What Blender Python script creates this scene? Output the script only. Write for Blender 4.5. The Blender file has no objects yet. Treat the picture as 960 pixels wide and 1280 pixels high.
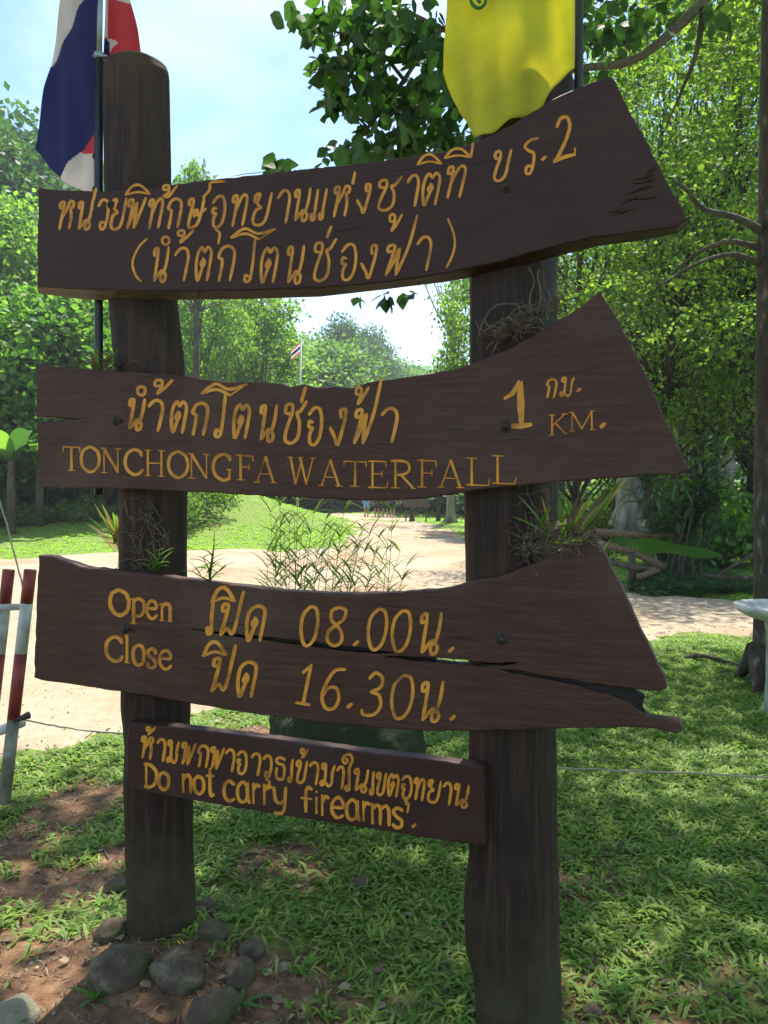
import bpy, bmesh, math, random
import numpy as np
from mathutils import Vector, Matrix, Euler
from mathutils.geometry import tessellate_polygon

random.seed(7)
rng = np.random.default_rng(7)
S = bpy.context.scene
C = S.collection
R = math.radians

# ------------------------------------------------------------------ camera
F = 960.0                       # focal length in photo pixels (photo 960 x 1280)
HORIZON = 608.0
EYE = 1.6
PITCH = math.atan((640.0 - HORIZON) / F)
cam_d = bpy.data.cameras.new('camera')
cam = bpy.data.objects.new('camera', cam_d)
C.objects.link(cam)
cam.location = (0, 0, EYE)
cam.rotation_euler = (math.pi / 2 - PITCH, 0, 0)
cam_d.sensor_fit = 'VERTICAL'
cam_d.sensor_height = 24
cam_d.lens = 24 * F / 1280
cam_d.clip_start = 0.05
cam_d.clip_end = 3000
S.camera = cam

# ------------------------------------------------------------------ sky and sun
SUN_EL, SUN_AZ = 65.0, 14.0     # azimuth clockwise from +Y (view direction)
w = bpy.data.worlds.new('World')
S.world = w
w.use_nodes = True
nt = w.node_tree
nt.nodes.clear()
out = nt.nodes.new('ShaderNodeOutputWorld')
bg = nt.nodes.new('ShaderNodeBackground')
sky = nt.nodes.new('ShaderNodeTexSky')
sky.sky_type = 'NISHITA'
sky.sun_disc = False
sky.sun_elevation = R(SUN_EL)
sky.sun_rotation = R(SUN_AZ)
sky.air_density = 1.1
sky.dust_density = 0.6
sky.ozone_density = 2.5
tc = nt.nodes.new('ShaderNodeTexCoord')
sep = nt.nodes.new('ShaderNodeSeparateXYZ')
nt.links.new(tc.outputs['Generated'], sep.inputs[0])
zc = nt.nodes.new('ShaderNodeMath'); zc.operation = 'MAXIMUM'; zc.inputs[1].default_value = 0.0
nt.links.new(sep.outputs['Z'], zc.inputs[0])
za = nt.nodes.new('ShaderNodeMath'); za.operation = 'ADD'; za.inputs[1].default_value = 0.22
nt.links.new(zc.outputs[0], za.inputs[0])
vx = nt.nodes.new('ShaderNodeMath'); vx.operation = 'DIVIDE'
vy = nt.nodes.new('ShaderNodeMath'); vy.operation = 'DIVIDE'
nt.links.new(sep.outputs['X'], vx.inputs[0]); nt.links.new(za.outputs[0], vx.inputs[1])
nt.links.new(sep.outputs['Y'], vy.inputs[0]); nt.links.new(za.outputs[0], vy.inputs[1])
cmb = nt.nodes.new('ShaderNodeCombineXYZ')
nt.links.new(vx.outputs[0], cmb.inputs[0]); nt.links.new(vy.outputs[0], cmb.inputs[1])
cmb.inputs[2].default_value = 3.7
cn = nt.nodes.new('ShaderNodeTexNoise')
cn.inputs['Scale'].default_value = 1.5
cn.inputs['Detail'].default_value = 7
cn.inputs['Roughness'].default_value = 0.55
cn.inputs['Distortion'].default_value = 0.3
nt.links.new(cmb.outputs[0], cn.inputs['Vector'])
cr = nt.nodes.new('ShaderNodeValToRGB')
cr.color_ramp.elements[0].position = 0.44; cr.color_ramp.elements[0].color = (0.05, 0.05, 0.05, 1)
cr.color_ramp.elements[1].position = 0.72; cr.color_ramp.elements[1].color = (0.95, 0.95, 0.95, 1)
nt.links.new(cn.outputs['Fac'], cr.inputs[0])
mx = nt.nodes.new('ShaderNodeMixRGB')
mx.inputs['Color2'].default_value = (3.0, 3.6, 4.5, 1)
nt.links.new(cr.outputs[0], mx.inputs['Fac'])
hs = nt.nodes.new('ShaderNodeHueSaturation'); hs.inputs['Saturation'].default_value = 1.2; hs.inputs['Value'].default_value = 0.66
nt.links.new(sky.outputs[0], hs.inputs['Color'])
nt.links.new(hs.outputs[0], mx.inputs['Color1'])
nt.links.new(mx.outputs[0], bg.inputs['Color'])
bg.inputs['Strength'].default_value = 0.15
nt.links.new(bg.outputs[0], out.inputs['Surface'])

sd = bpy.data.lights.new('sun', 'SUN')
sd.energy = 4.0
sd.angle = R(0.6)
sd.color = (1.0, 0.95, 0.86)
sun = bpy.data.objects.new('sun', sd)
C.objects.link(sun)
sv = Vector((math.sin(R(SUN_AZ)) * math.cos(R(SUN_EL)), math.cos(R(SUN_AZ)) * math.cos(R(SUN_EL)), math.sin(R(SUN_EL))))
sun.rotation_euler = (-sv).to_track_quat('-Z', 'Y').to_euler()
sun.location = sv * 40

S.view_settings.view_transform = 'Standard'
S.view_settings.look = 'None'
S.view_settings.gamma = 1
S.view_settings.exposure = 1.42
S.cycles.max_bounces = 8
S.cycles.diffuse_bounces = 4
S.cycles.transmission_bounces = 6
S.cycles.transparent_max_bounces = 8

# ------------------------------------------------------------------ helpers
def ray(px, py):
    u = (px - 480.0) / F
    v = (640.0 - py) / F
    cp, sp = math.cos(PITCH), math.sin(PITCH)
    return Vector((u, cp + v * sp, v * cp - sp))

def at(px, py, d):
    """world point seen at photo pixel (px, py) at distance d along +Y"""
    r = ray(px, py)
    return Vector((0, 0, EYE)) + r * (d / r.y)

def ground_px(px, py, z=0.0):
    r = ray(px, py)
    return Vector((0, 0, EYE)) + r * ((z - EYE) / r.z)

THETA = R(19.5)
D0 = 2.24
NF = Vector((math.sin(THETA), math.cos(THETA), 0))       # away from camera
E1 = Vector((math.cos(THETA), -math.sin(THETA), 0))
ORG = Vector((0, D0, 0))

def loc_px(px, py, off=0.0):
    """sign-local (x, off, z) seen at pixel, on the plane off metres behind the boards' front"""
    r = ray(px, py)
    o = Vector((0, 0, EYE)) - ORG
    t = (off - o.dot(NF)) / r.dot(NF)
    p = o + r * t
    return Vector((p.dot(E1), off, p.z))

def mesh_np(name, V, Fc, smooth=False):
    V = np.asarray(V, dtype=np.float32)
    Fc = np.asarray(Fc, dtype=np.int32)
    me = bpy.data.meshes.new(name)
    n, k = Fc.shape
    me.vertices.add(len(V)); me.vertices.foreach_set('co', V.ravel())
    me.loops.add(n * k); me.loops.foreach_set('vertex_index', Fc.ravel())
    me.polygons.add(n)
    me.polygons.foreach_set('loop_start', np.arange(0, n * k, k, dtype=np.int32))
    if smooth:
        me.polygons.foreach_set('use_smooth', np.ones(n, dtype=bool))
    me.update(calc_edges=True)
    return me

def link(name, me, mat=None, parent=None):
    o = bpy.data.objects.new(name, me)
    C.objects.link(o)
    if parent is not None:
        o.parent = parent
    if mat is not None and len(me.materials) == 0:
        me.materials.append(mat)
    return o

def empty(name, loc, rz=0.0):
    o = bpy.data.objects.new(name, None)
    o.empty_display_size = 0.1
    C.objects.link(o)
    o.location = loc
    o.rotation_euler = (0, 0, rz)
    return o

def tag(o, label=None, cat=None, group=None, kind=None):
    if label: o['label'] = label
    if cat: o['category'] = cat
    if group: o['group'] = group
    if kind: o['kind'] = kind
    return o

class MB:
    """collects polygons, optionally with material slots"""
    def __init__(s):
        s.v = []; s.f = []; s.m = []
    def add(s, vs, fs, mi=0):
        b = len(s.v)
        s.v += [tuple(v) for v in vs]
        s.f += [tuple(i + b for i in f) for f in fs]
        s.m += [mi] * len(fs)
    def box(s, c, d, rz=0.0, mi=0):
        cx, cy, cz = c; dx, dy, dz = d[0] / 2, d[1] / 2, d[2] / 2
        ca, sa = math.cos(rz), math.sin(rz)
        vs = []
        for z in (-dz, dz):
            for x, y in ((-dx, -dy), (dx, -dy), (dx, dy), (-dx, dy)):
                vs.append((cx + x * ca - y * sa, cy + x * sa + y * ca, cz + z))
        s.add(vs, [(0, 3, 2, 1), (4, 5, 6, 7), (0, 1, 5, 4), (1, 2, 6, 5), (2, 3, 7, 6), (3, 0, 4, 7)], mi)
    def tube(s, pts, rad, n=8, cap=True, mi=0, jitter=0.0, squash=1.0):
        pts = [Vector(p) for p in pts]
        if not hasattr(rad, '__len__'): rad = [rad] * len(pts)
        rings = []
        t = (pts[1] - pts[0]).normalized()
        a = t.orthogonal().normalized()
        for i, p in enumerate(pts):
            if i == 0: t2 = (pts[1] - pts[0])
            elif i == len(pts) - 1: t2 = (pts[-1] - pts[-2])
            else: t2 = (pts[i + 1] - pts[i - 1])
            t2 = t2.normalized()
            a = (a - t2 * a.dot(t2)).normalized()
            b = t2.cross(a)
            ring = []
            for k in range(n):
                an = 2 * math.pi * k / n
                rr = rad[i] * (1 + (random.uniform(-jitter, jitter) if jitter else 0))
                ring.append(p + a * math.cos(an) * rr + b * math.sin(an) * rr * squash)
            rings.append(ring)
        vs = [v for r_ in rings for v in r_]
        fs = []
        for i in range(len(rings) - 1):
            for k in range(n):
                k2 = (k + 1) % n
                fs.append((i * n + k, i * n + k2, (i + 1) * n + k2, (i + 1) * n + k))
        if cap:
            fs.append(tuple(range(n))[::-1])
            fs.append(tuple((len(rings) - 1) * n + k for k in range(n)))
        s.add(vs, fs, mi)
    def build(s, name, mats, parent=None, smooth=False, bevel=0.0):
        me = bpy.data.meshes.new(name)
        me.from_pydata(s.v, [], s.f)
        if not isinstance(mats, (list, tuple)): mats = [mats]
        for m in mats: me.materials.append(m)
        if len(mats) > 1:
            me.polygons.foreach_set('material_index', s.m)
        if smooth:
            me.polygons.foreach_set('use_smooth', [True] * len(s.f))
        me.update()
        o = link(name, me, None, parent)
        if bevel:
            md = o.modifiers.new('bevel', 'BEVEL'); md.width = bevel; md.segments = 2; md.limit_method = 'ANGLE'
        return o

def vnoise(x, y, s=1.0, seed=0):
    """cheap smooth value noise, numpy"""
    x = np.asarray(x, float) * s; y = np.asarray(y, float) * s
    xi = np.floor(x).astype(np.int64); yi = np.floor(y).astype(np.int64)
    fx = x - xi; fy = y - yi
    fx = fx * fx * (3 - 2 * fx); fy = fy * fy * (3 - 2 * fy)
    def h(a, b):
        n = (a * 374761393 + b * 668265263 + seed * 982451653) & 0xffffffff
        n = ((n ^ (n >> 13)) * 1274126177) & 0xffffffff
        n = n ^ (n >> 16)
        return (n & 0xffff) / 65535.0
    return (h(xi, yi) * (1 - fx) + h(xi + 1, yi) * fx) * (1 - fy) + (h(xi, yi + 1) * (1 - fx) + h(xi + 1, yi + 1) * fx) * fy

def smoothstep(a, b, x):
    t = np.clip((np.asarray(x, float) - a) / (b - a), 0, 1)
    return t * t * (3 - 2 * t)

def catmull(pts, k=5, closed=False):
    P = [np.array(p, float) for p in pts]
    if len(P) < 3: return [tuple(p) for p in P]
    out = []
    n = len(P)
    rngi = range(n) if closed else range(n - 1)
    for i in rngi:
        p1, p2 = P[i], P[(i + 1) % n]
        p0 = P[i - 1] if (i > 0 or closed) else 2 * p1 - p2
        p3 = P[(i + 2) % n] if (i + 2 < n or closed) else 2 * p2 - p1
        for j in range(k):
            t = j / k
            out.append(tuple(0.5 * ((2 * p1) + (-p0 + p2) * t + (2 * p0 - 5 * p1 + 4 * p2 - p3) * t * t + (-p0 + 3 * p1 - 3 * p2 + p3) * t ** 3)))
    if not closed: out.append(tuple(P[-1]))
    return out

# ------------------------------------------------------------------ materials
def newmat(name):
    m = bpy.data.materials.new(name)
    m.use_nodes = True
    n = m.node_tree
    return m, n, n.nodes['Principled BSDF']

def ramp(n, cols, pos=None):
    r = n.nodes.new('ShaderNodeValToRGB')
    e = r.color_ramp.elements
    k = len(cols)
    pos = pos or [0.3 + 0.4 * i / (k - 1) for i in range(k)]
    while len(e) < k: e.new(0.5)
    for i in range(k):
        e[i].position = pos[i]; e[i].color = (*cols[i], 1)
    return r

def noise_tex(n, scale, detail=5, rough=0.6, vec=None, dist=0.0):
    t = n.nodes.new('ShaderNodeTexNoise')
    t.inputs['Scale'].default_value = scale
    t.inputs['Detail'].default_value = detail
    t.inputs['Roughness'].default_value = rough
    t.inputs['Distortion'].default_value = dist
    if vec is not None: n.links.new(vec, t.inputs['Vector'])
    return t

def mapped(n, scale=(1, 1, 1), loc=(0, 0, 0)):
    c = n.nodes.new('ShaderNodeTexCoord')
    m = n.nodes.new('ShaderNodeMapping')
    m.inputs['Scale'].default_value = scale
    m.inputs['Location'].default_value = loc
    n.links.new(c.outputs['Object'], m.inputs['Vector'])
    return m.outputs[0]

def bump(n, p, h, strength, dist=0.01, prev=None):
    b = n.nodes.new('ShaderNodeBump')
    b.inputs['Strength'].default_value = strength
    b.inputs['Distance'].default_value = dist
    n.links.new(h, b.inputs['Height'])
    if prev is not None: n.links.new(prev, b.inputs['Normal'])
    n.links.new(b.outputs[0], p.inputs['Normal'])
    return b.outputs[0]

def mixc(n, fac, a, b, mode='MIX'):
    m = n.nodes.new('ShaderNodeMixRGB'); m.blend_type = mode
    for s, v in ((0, fac), (1, a), (2, b)):
        if isinstance(v, (int, float)): m.inputs[s].default_value = v
        elif isinstance(v, tuple): m.inputs[s].default_value = (*v, 1)
        else: n.links.new(v, m.inputs[s])
    return m.outputs[0]

def simple(name, cols, scale=8, rough=0.7, bmp=0.3, stretch=(1, 1, 1), metallic=0.0, bdist=0.005):
    m, n, p = newmat(name)
    v = mapped(n, stretch)
    t = noise_tex(n, scale, 6, 0.6, v)
    r = ramp(n, cols)
    n.links.new(t.outputs['Fac'], r.inputs[0])
    n.links.new(r.outputs[0], p.inputs['Base Color'])
    p.inputs['Roughness'].default_value = rough
    p.inputs['Metallic'].default_value = metallic
    if bmp:
        t2 = noise_tex(n, scale * 4, 5, 0.6, v)
        bump(n, p, t2.outputs['Fac'], bmp, bdist)
    return m

def wood(name, cols, stretch, stain=(0.16, 0.12, 0.09), stain_amt=0.35, rough=0.55, loc=(0, 0, 0), crackz=False, moss=False, gb=0.9):
    m, n, p = newmat(name)
    v = mapped(n, stretch, loc)
    g = noise_tex(n, 5.0, 9, 0.68, v, 0.7)
    r = ramp(n, cols)
    n.links.new(g.outputs['Fac'], r.inputs[0])
    vo = mapped(n, (1, 1, 1), loc)
    big = noise_tex(n, 2.2, 6, 0.6, vo, 0.4)
    rs = ramp(n, [(0, 0, 0), (1, 1, 1)], [0.48, 0.72])
    n.links.new(big.outputs['Fac'], rs.inputs[0])
    fac = n.nodes.new('ShaderNodeMath'); fac.operation = 'MULTIPLY'; fac.inputs[1].default_value = stain_amt
    n.links.new(rs.outputs[0], fac.inputs[0])
    col = mixc(n, fac.outputs[0], r.outputs[0], stain)
    # fine pale scratches along the grain
    sc = noise_tex(n, 16, 4, 0.7, v)
    rsc = ramp(n, [(0, 0, 0), (1, 1, 1)], [0.66, 0.74])
    n.links.new(sc.outputs['Fac'], rsc.inputs[0])
    f2 = n.nodes.new('ShaderNodeMath'); f2.operation = 'MULTIPLY'; f2.inputs[1].default_value = 0.14
    n.links.new(rsc.outputs[0], f2.inputs[0])
    col = mixc(n, f2.outputs[0], col, tuple(c * 1.4 for c in stain))
    if moss:
        sx = n.nodes.new('ShaderNodeSeparateXYZ')
        n.links.new(mapped(n), sx.inputs[0])
        mr = n.nodes.new('ShaderNodeMapRange')
        mr.inputs['From Min'].default_value = 0.95; mr.inputs['From Max'].default_value = 0.0
        n.links.new(sx.outputs['Z'], mr.inputs['Value'])
        mn = noise_tex(n, 7, 6, 0.7, vo)
        mm = n.nodes.new('ShaderNodeMath'); mm.operation = 'MULTIPLY'
        n.links.new(mr.outputs[0], mm.inputs[0]); n.links.new(mn.outputs['Fac'], mm.inputs[1])
        rm = ramp(n, [(0, 0, 0), (1, 1, 1)], [0.25, 0.6])
        n.links.new(mm.outputs[0], rm.inputs[0])
        col = mixc(n, rm.outputs[0], col, (0.065, 0.055, 0.026))
    n.links.new(col, p.inputs['Base Color'])
    rr = n.nodes.new('ShaderNodeMapRange'); rr.inputs['To Min'].default_value = rough - 0.12; rr.inputs['To Max'].default_value = rough + 0.2
    n.links.new(big.outputs['Fac'], rr.inputs['Value']); n.links.new(rr.outputs[0], p.inputs['Roughness'])
    p.inputs['Specular IOR Level'].default_value = 0.3
    nb = bump(n, p, g.outputs['Fac'], gb, 0.004)
    bump(n, p, big.outputs['Fac'], 0.5, 0.02, nb)
    return m

def leafmat(name, c1, c2, c3, trans=0.45, tcol=None, rough=0.6):
    m = bpy.data.materials.new(name); m.use_nodes = True
    n = m.node_tree; n.nodes.clear()
    o = n.nodes.new('ShaderNodeOutputMaterial')
    p = n.nodes.new('ShaderNodeBsdfPrincipled')
    t = n.nodes.new('ShaderNodeBsdfTranslucent')
    mx = n.nodes.new('ShaderNodeMixShader'); mx.inputs[0].default_value = trans
    g = n.nodes.new('ShaderNodeNewGeometry')
    r = ramp(n, [c1, c2, c3], [0.0, 0.55, 1.0])
    n.links.new(g.outputs['Random Per Island'], r.inputs[0])
    n.links.new(r.outputs[0], p.inputs['Base Color'])
    tcol = tcol or (1.6, 1.9, 0.7)
    mt = mixc(n, 1.0, r.outputs[0], tcol, 'MULTIPLY')
    n.links.new(mt, t.inputs['Color'])
    p.inputs['Roughness'].default_value = rough
    n.links.new(p.outputs[0], mx.inputs[1]); n.links.new(t.outputs[0], mx.inputs[2])
    n.links.new(mx.outputs[0], o.inputs['Surface'])
    return m

def clothmat(name, col, trans=0.5, weave=True):
    m = bpy.data.materials.new(name); m.use_nodes = True
    n = m.node_tree; n.nodes.clear()
    o = n.nodes.new('ShaderNodeOutputMaterial')
    d = n.nodes.new('ShaderNodeBsdfPrincipled'); d.inputs['Roughness'].default_value = 0.75
    t = n.nodes.new('ShaderNodeBsdfTranslucent')
    mx = n.nodes.new('ShaderNodeMixShader'); mx.inputs[0].default_value = trans
    nz = noise_tex(n, 9, 4, 0.6, mapped(n))
    r = ramp(n, [tuple(c * 0.86 for c in col), col])
    n.links.new(nz.outputs['Fac'], r.inputs[0])
    n.links.new(r.outputs[0], d.inputs['Base Color']); n.links.new(r.outputs[0], t.inputs['Color'])
    n.links.new(d.outputs[0], mx.inputs[1]); n.links.new(t.outputs[0], mx.inputs[2])
    n.links.new(mx.outputs[0], o.inputs['Surface'])
    return m

M = {}
M['board'] = wood('board_wood', [(0.034, 0.0115, 0.0085), (0.045, 0.0155, 0.0115), (0.058, 0.0215, 0.0155)], (1.0, 6, 13), (0.075, 0.043, 0.032), 0.45, gb=0.45)
M['board_worn'] = wood('worn_board_wood', [(0.046, 0.0165, 0.011), (0.066, 0.0255, 0.017), (0.094, 0.041, 0.028)], (1.0, 6, 13), (0.125, 0.075, 0.052), 0.55, loc=(3, 0, 1), gb=0.5)
M['raw'] = wood('raw_wood_edge', [(0.05, 0.03, 0.022), (0.11, 0.07, 0.05), (0.2, 0.13, 0.09)], (2, 8, 10), (0.2, 0.15, 0.11), 0.5)
M['crack'] = wood('dark_split_wood', [(0.006, 0.005, 0.004), (0.014, 0.011, 0.009), (0.03, 0.024, 0.02)], (2, 8, 20), (0.05, 0.04, 0.03), 0.3)
M['post'] = wood('post_wood', [(0.010, 0.0048, 0.0035), (0.029, 0.014, 0.0095), (0.075, 0.039, 0.024)], (9, 9, 0.4), (0.13, 0.075, 0.044), 0.5, rough=0.65, moss=True, gb=1.0)
M['letter'] = simple('ochre_letter_paint', [(0.22, 0.08, 0.015), (0.68, 0.26, 0.02), (0.82, 0.35, 0.035)], 14, 0.55, 0.4)
M['bolt'] = simple('rusty_bolt', [(0.03, 0.022, 0.02), (0.10, 0.075, 0.06)], 60, 0.55, 0.5, metallic=0.5)
M['dark_pipe'] = simple('dark_pipe_paint', [(0.012, 0.014, 0.02), (0.03, 0.033, 0.042)], 14, 0.45, 0.2)
M['steel'] = simple('galvanised_pole', [(0.25, 0.27, 0.30), (0.4, 0.42, 0.45)], 14, 0.4, 0.15, metallic=0.6)
M['red_cloth'] = clothmat('flag_red', (0.78, 0.13, 0.15), 0.65)
M['white_cloth'] = clothmat('flag_white', (0.85, 0.77, 0.74), 0.6)
M['blue_cloth'] = clothmat('flag_navy', (0.045, 0.045, 0.19), 0.5)
M['yellow_cloth'] = clothmat('flag_yellow', (0.92, 0.86, 0.11), 0.7)
M['emblem'] = clothmat('emblem_green', (0.05, 0.22, 0.05), 0.3)
M['bark'] = simple('bark_grey_brown', [(0.045, 0.035, 0.026), (0.08, 0.062, 0.046), (0.15, 0.12, 0.09)], 7, 0.9, 1.0, (1, 1, 0.35), bdist=0.03)
M['bark_dark'] = simple('bark_dark_mossy', [(0.016, 0.012, 0.008), (0.04, 0.030, 0.019), (0.055, 0.045, 0.03), (0.20, 0.17, 0.12)], 13, 0.9, 1.0, (1, 1, 0.4), bdist=0.02)
M['bark_pale'] = simple('bark_pale', [(0.12, 0.105, 0.085), (0.27, 0.24, 0.2), (0.42, 0.38, 0.33)], 5, 0.85, 0.9, (1, 1, 0.3), bdist=0.02)
M['twig'] = simple('twig_brown', [(0.07, 0.045, 0.03), (0.16, 0.11, 0.07)], 30, 0.8, 0.4)
M['root'] = simple('dry_root', [(0.07, 0.045, 0.028), (0.15, 0.10, 0.06), (0.25, 0.19, 0.12)], 30, 0.8, 0.4)
M['rope'] = simple('pale_rope', [(0.30, 0.25, 0.17), (0.5, 0.44, 0.33)], 90, 0.85, 0.6)
M['red_paint'] = simple('red_post_paint', [(0.10, 0.012, 0.012), (0.22, 0.022, 0.02), (0.30, 0.05, 0.04)], 9, 0.5, 0.3)
M['white_paint'] = simple('weathered_white_paint', [(0.24, 0.23, 0.18), (0.46, 0.46, 0.42), (0.62, 0.62, 0.58)], 8, 0.55, 0.3)
M['dirty_white'] = simple('mossy_white_paint', [(0.10, 0.09, 0.05), (0.22, 0.21, 0.15), (0.4, 0.39, 0.33)], 8, 0.7, 0.5)
M['basin'] = simple('white_enamel', [(0.34, 0.36, 0.32), (0.55, 0.57, 0.54), (0.66, 0.68, 0.66)], 9, 0.3, 0.05)
M['basin_leg'] = simple('pale_green_plaster', [(0.12, 0.17, 0.10), (0.3, 0.36, 0.26), (0.5, 0.52, 0.44)], 6, 0.7, 0.4)
M['skin'] = simple('skin', [(0.36, 0.2, 0.13), (0.45, 0.27, 0.18)], 8, 0.6, 0.0)
M['hair'] = simple('dark_hair', [(0.012, 0.009, 0.008), (0.03, 0.022, 0.018)], 30, 0.6, 0.2)

LM = dict(
    near=leafmat('leaf_broad_dark', (0.018, 0.045, 0.014), (0.035, 0.085, 0.022), (0.085, 0.17, 0.03), 0.40),
    fine=leafmat('leaf_fine_bright', (0.03, 0.075, 0.018), (0.09, 0.165, 0.028), (0.19, 0.27, 0.05), 0.55, (1.9, 2.05, .95)),
    canopy=leafmat('leaf_canopy', (0.06, 0.11, 0.02), (0.10, 0.17, 0.03), (0.16, 0.24, 0.05), 0.6, (2.4, 2.3, 1.3)),
    mid=leafmat('leaf_mid_green', (0.05, 0.11, 0.025), (0.11, 0.21, 0.04), (0.20, 0.31, 0.06), 0.5, (2.0, 2.2, .9)),
    bright=leafmat('leaf_bright_green', (0.04, 0.11, 0.02), (0.09, 0.20, 0.032), (0.18, 0.31, 0.06), 0.5, (1.8, 1.9, .9)),
    dark=leafmat('leaf_dark_green', (0.022, 0.06, 0.022), (0.042, 0.10, 0.032), (0.08, 0.16, 0.045), 0.42),
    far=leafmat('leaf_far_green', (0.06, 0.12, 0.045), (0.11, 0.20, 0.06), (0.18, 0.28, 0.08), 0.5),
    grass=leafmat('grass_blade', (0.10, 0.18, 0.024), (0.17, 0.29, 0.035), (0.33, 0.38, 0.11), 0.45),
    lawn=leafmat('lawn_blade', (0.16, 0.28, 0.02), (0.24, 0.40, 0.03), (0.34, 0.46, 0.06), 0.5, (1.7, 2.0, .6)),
    yellow=leafmat('leaf_yellow_orchid', (0.30, 0.22, 0.03), (0.40, 0.33, 0.07), (0.20, 0.24, 0.04), 0.4, (1.2, 1.2, 0.8)),
    brown=leafmat('leaf_dry', (0.07, 0.04, 0.022), (0.17, 0.11, 0.06), (0.34, 0.26, 0.17), 0.2, (1.1, 1, 0.8)),
    reed=leafmat('leaf_reed', (0.06, 0.12, 0.02), (0.12, 0.21, 0.035), (0.22, 0.28, 0.08), 0.5),
    frond=leafmat('leaf_big_frond', (0.04, 0.11, 0.008), (0.045, 0.12, 0.009), (0.05, 0.13, 0.01), 0.6, (1.6, 1.7, .4), .8),
)

def ground_mat():
    m, n, p = newmat('ground_soil_and_turf')
    v = mapped(n)
    a = noise_tex(n, 1.3, 7, 0.65, v)
    b = noise_tex(n, 14, 8, 0.7, v)
    soil = ramp(n, [(0.075, 0.034, 0.015), (0.18, 0.090, 0.042), (0.32, 0.19, 0.095)])
    n.links.new(b.outputs['Fac'], soil.inputs[0])
    green = ramp(n, [(0.05, 0.07, 0.014), (0.13, 0.20, 0.024), (0.22, 0.32, 0.045)])
    c = noise_tex(n, 22, 6, 0.7, v)
    n.links.new(c.outputs['Fac'], green.inputs[0])
    at_ = n.nodes.new('ShaderNodeAttribute'); at_.attribute_name = 'turf'
    mm = n.nodes.new('ShaderNodeMath'); mm.operation = 'ADD'
    n.links.new(at_.outputs['Fac'], mm.inputs[0])
    sc = n.nodes.new('ShaderNodeMath'); sc.operation = 'MULTIPLY_ADD'; sc.inputs[1].default_value = 1.6; sc.inputs[2].default_value = -0.8
    d2 = noise_tex(n, 5, 8, 0.7, v)
    n.links.new(d2.outputs['Fac'], sc.inputs[0]); n.links.new(sc.outputs[0], mm.inputs[1])
    rf = ramp(n, [(0, 0, 0), (1, 1, 1)], [0.35, 0.65])
    n.links.new(mm.outputs[0], rf.inputs[0])
    col = mixc(n, rf.outputs[0], soil.outputs[0], green.outputs[0])
    n.links.new(col, p.inputs['Base Color'])
    p.inputs['Roughness'].default_value = 0.95
    nb = bump(n, p, b.outputs['Fac'], 0.9, 0.03)
    e = noise_tex(n, 60, 5, 0.7, v)
    bump(n, p, e.outputs['Fac'], 0.7, 0.01, nb)
    return m

def road_mat():
    m, n, p = newmat('packed_dirt')
    v = mapped(n)
    a = noise_tex(n, 0.5, 7, 0.6, v, 0.4)
    b = noise_tex(n, 9, 8, 0.7, v)
    ca = ramp(n, [(0.34, 0.215, 0.125), (0.43, 0.325, 0.22), (0.48, 0.40, 0.30)])
    n.links.new(a.outputs['Fac'], ca.inputs[0])
    cb = ramp(n, [(0.62, 0.58, 0.52), (1.0, 1.0, 1.0)])
    n.links.new(b.outputs['Fac'], cb.inputs[0])
    col = mixc(n, 0.75, ca.outputs[0], cb.outputs[0], 'MULTIPLY')
    g = noise_tex(n, 90, 4, 0.8, v)
    cg = ramp(n, [(0.6, 0.58, 0.55), (1, 1, 1), (1.25, 1.22, 1.18)], [0.3, 0.5, 0.7])
    n.links.new(g.outputs['Fac'], cg.inputs[0])
    col = mixc(n, 0.7, col, cg.outputs[0], 'MULTIPLY')
    n.links.new(col, p.inputs['Base Color'])
    p.inputs['Roughness'].default_value = 0.95
    nb = bump(n, p, b.outputs['Fac'], 0.6, 0.03)
    bump(n, p, g.outputs['Fac'], 0.6, 0.01, nb)
    return m

def stone_mat(name, cols, moss=(0.05, 0.065, 0.02), amt=(0.5, 0.62)):
    m, n, p = newmat(name)
    v = mapped(n)
    b = noise_tex(n, 9, 8, 0.7, v)
    r = ramp(n, cols)
    n.links.new(b.outputs['Fac'], r.inputs[0])
    c = noise_tex(n, 4, 6, 0.65, v)
    f = ramp(n, [(0, 0, 0), (1, 1, 1)], list(amt))
    n.links.new(c.outputs['Fac'], f.inputs[0])
    n.links.new(mixc(n, f.outputs[0], r.outputs[0], moss), p.inputs['Base Color'])
    p.inputs['Roughness'].default_value = 0.92
    nb = bump(n, p, b.outputs['Fac'], 1.0, 0.03)
    fine_ = noise_tex(n, 45, 5, 0.7, v)
    bump(n, p, fine_.outputs['Fac'], .8, .008, nb)
    return m
M['ground'] = ground_mat()
M['road'] = road_mat()
M['stone'] = stone_mat('mossy_stone', [(0.04, 0.027, 0.016), (0.12, 0.085, 0.052), (0.33, 0.27, 0.19)], (0.07, 0.08, 0.018), (0.46, 0.6))
M['stone_pale'] = stone_mat('pale_stone', [(0.16, 0.14, 0.085), (0.26, 0.235, 0.155), (0.36, 0.33, 0.24)], amt=(0.66, 0.8))
M['moss'] = stone_mat('moss_covered_rock', [(0.018, 0.016, 0.008), (0.05, 0.042, 0.022), (0.14, 0.11, 0.06)], (0.022, 0.036, 0.008), (0.36, 0.55))

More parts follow.
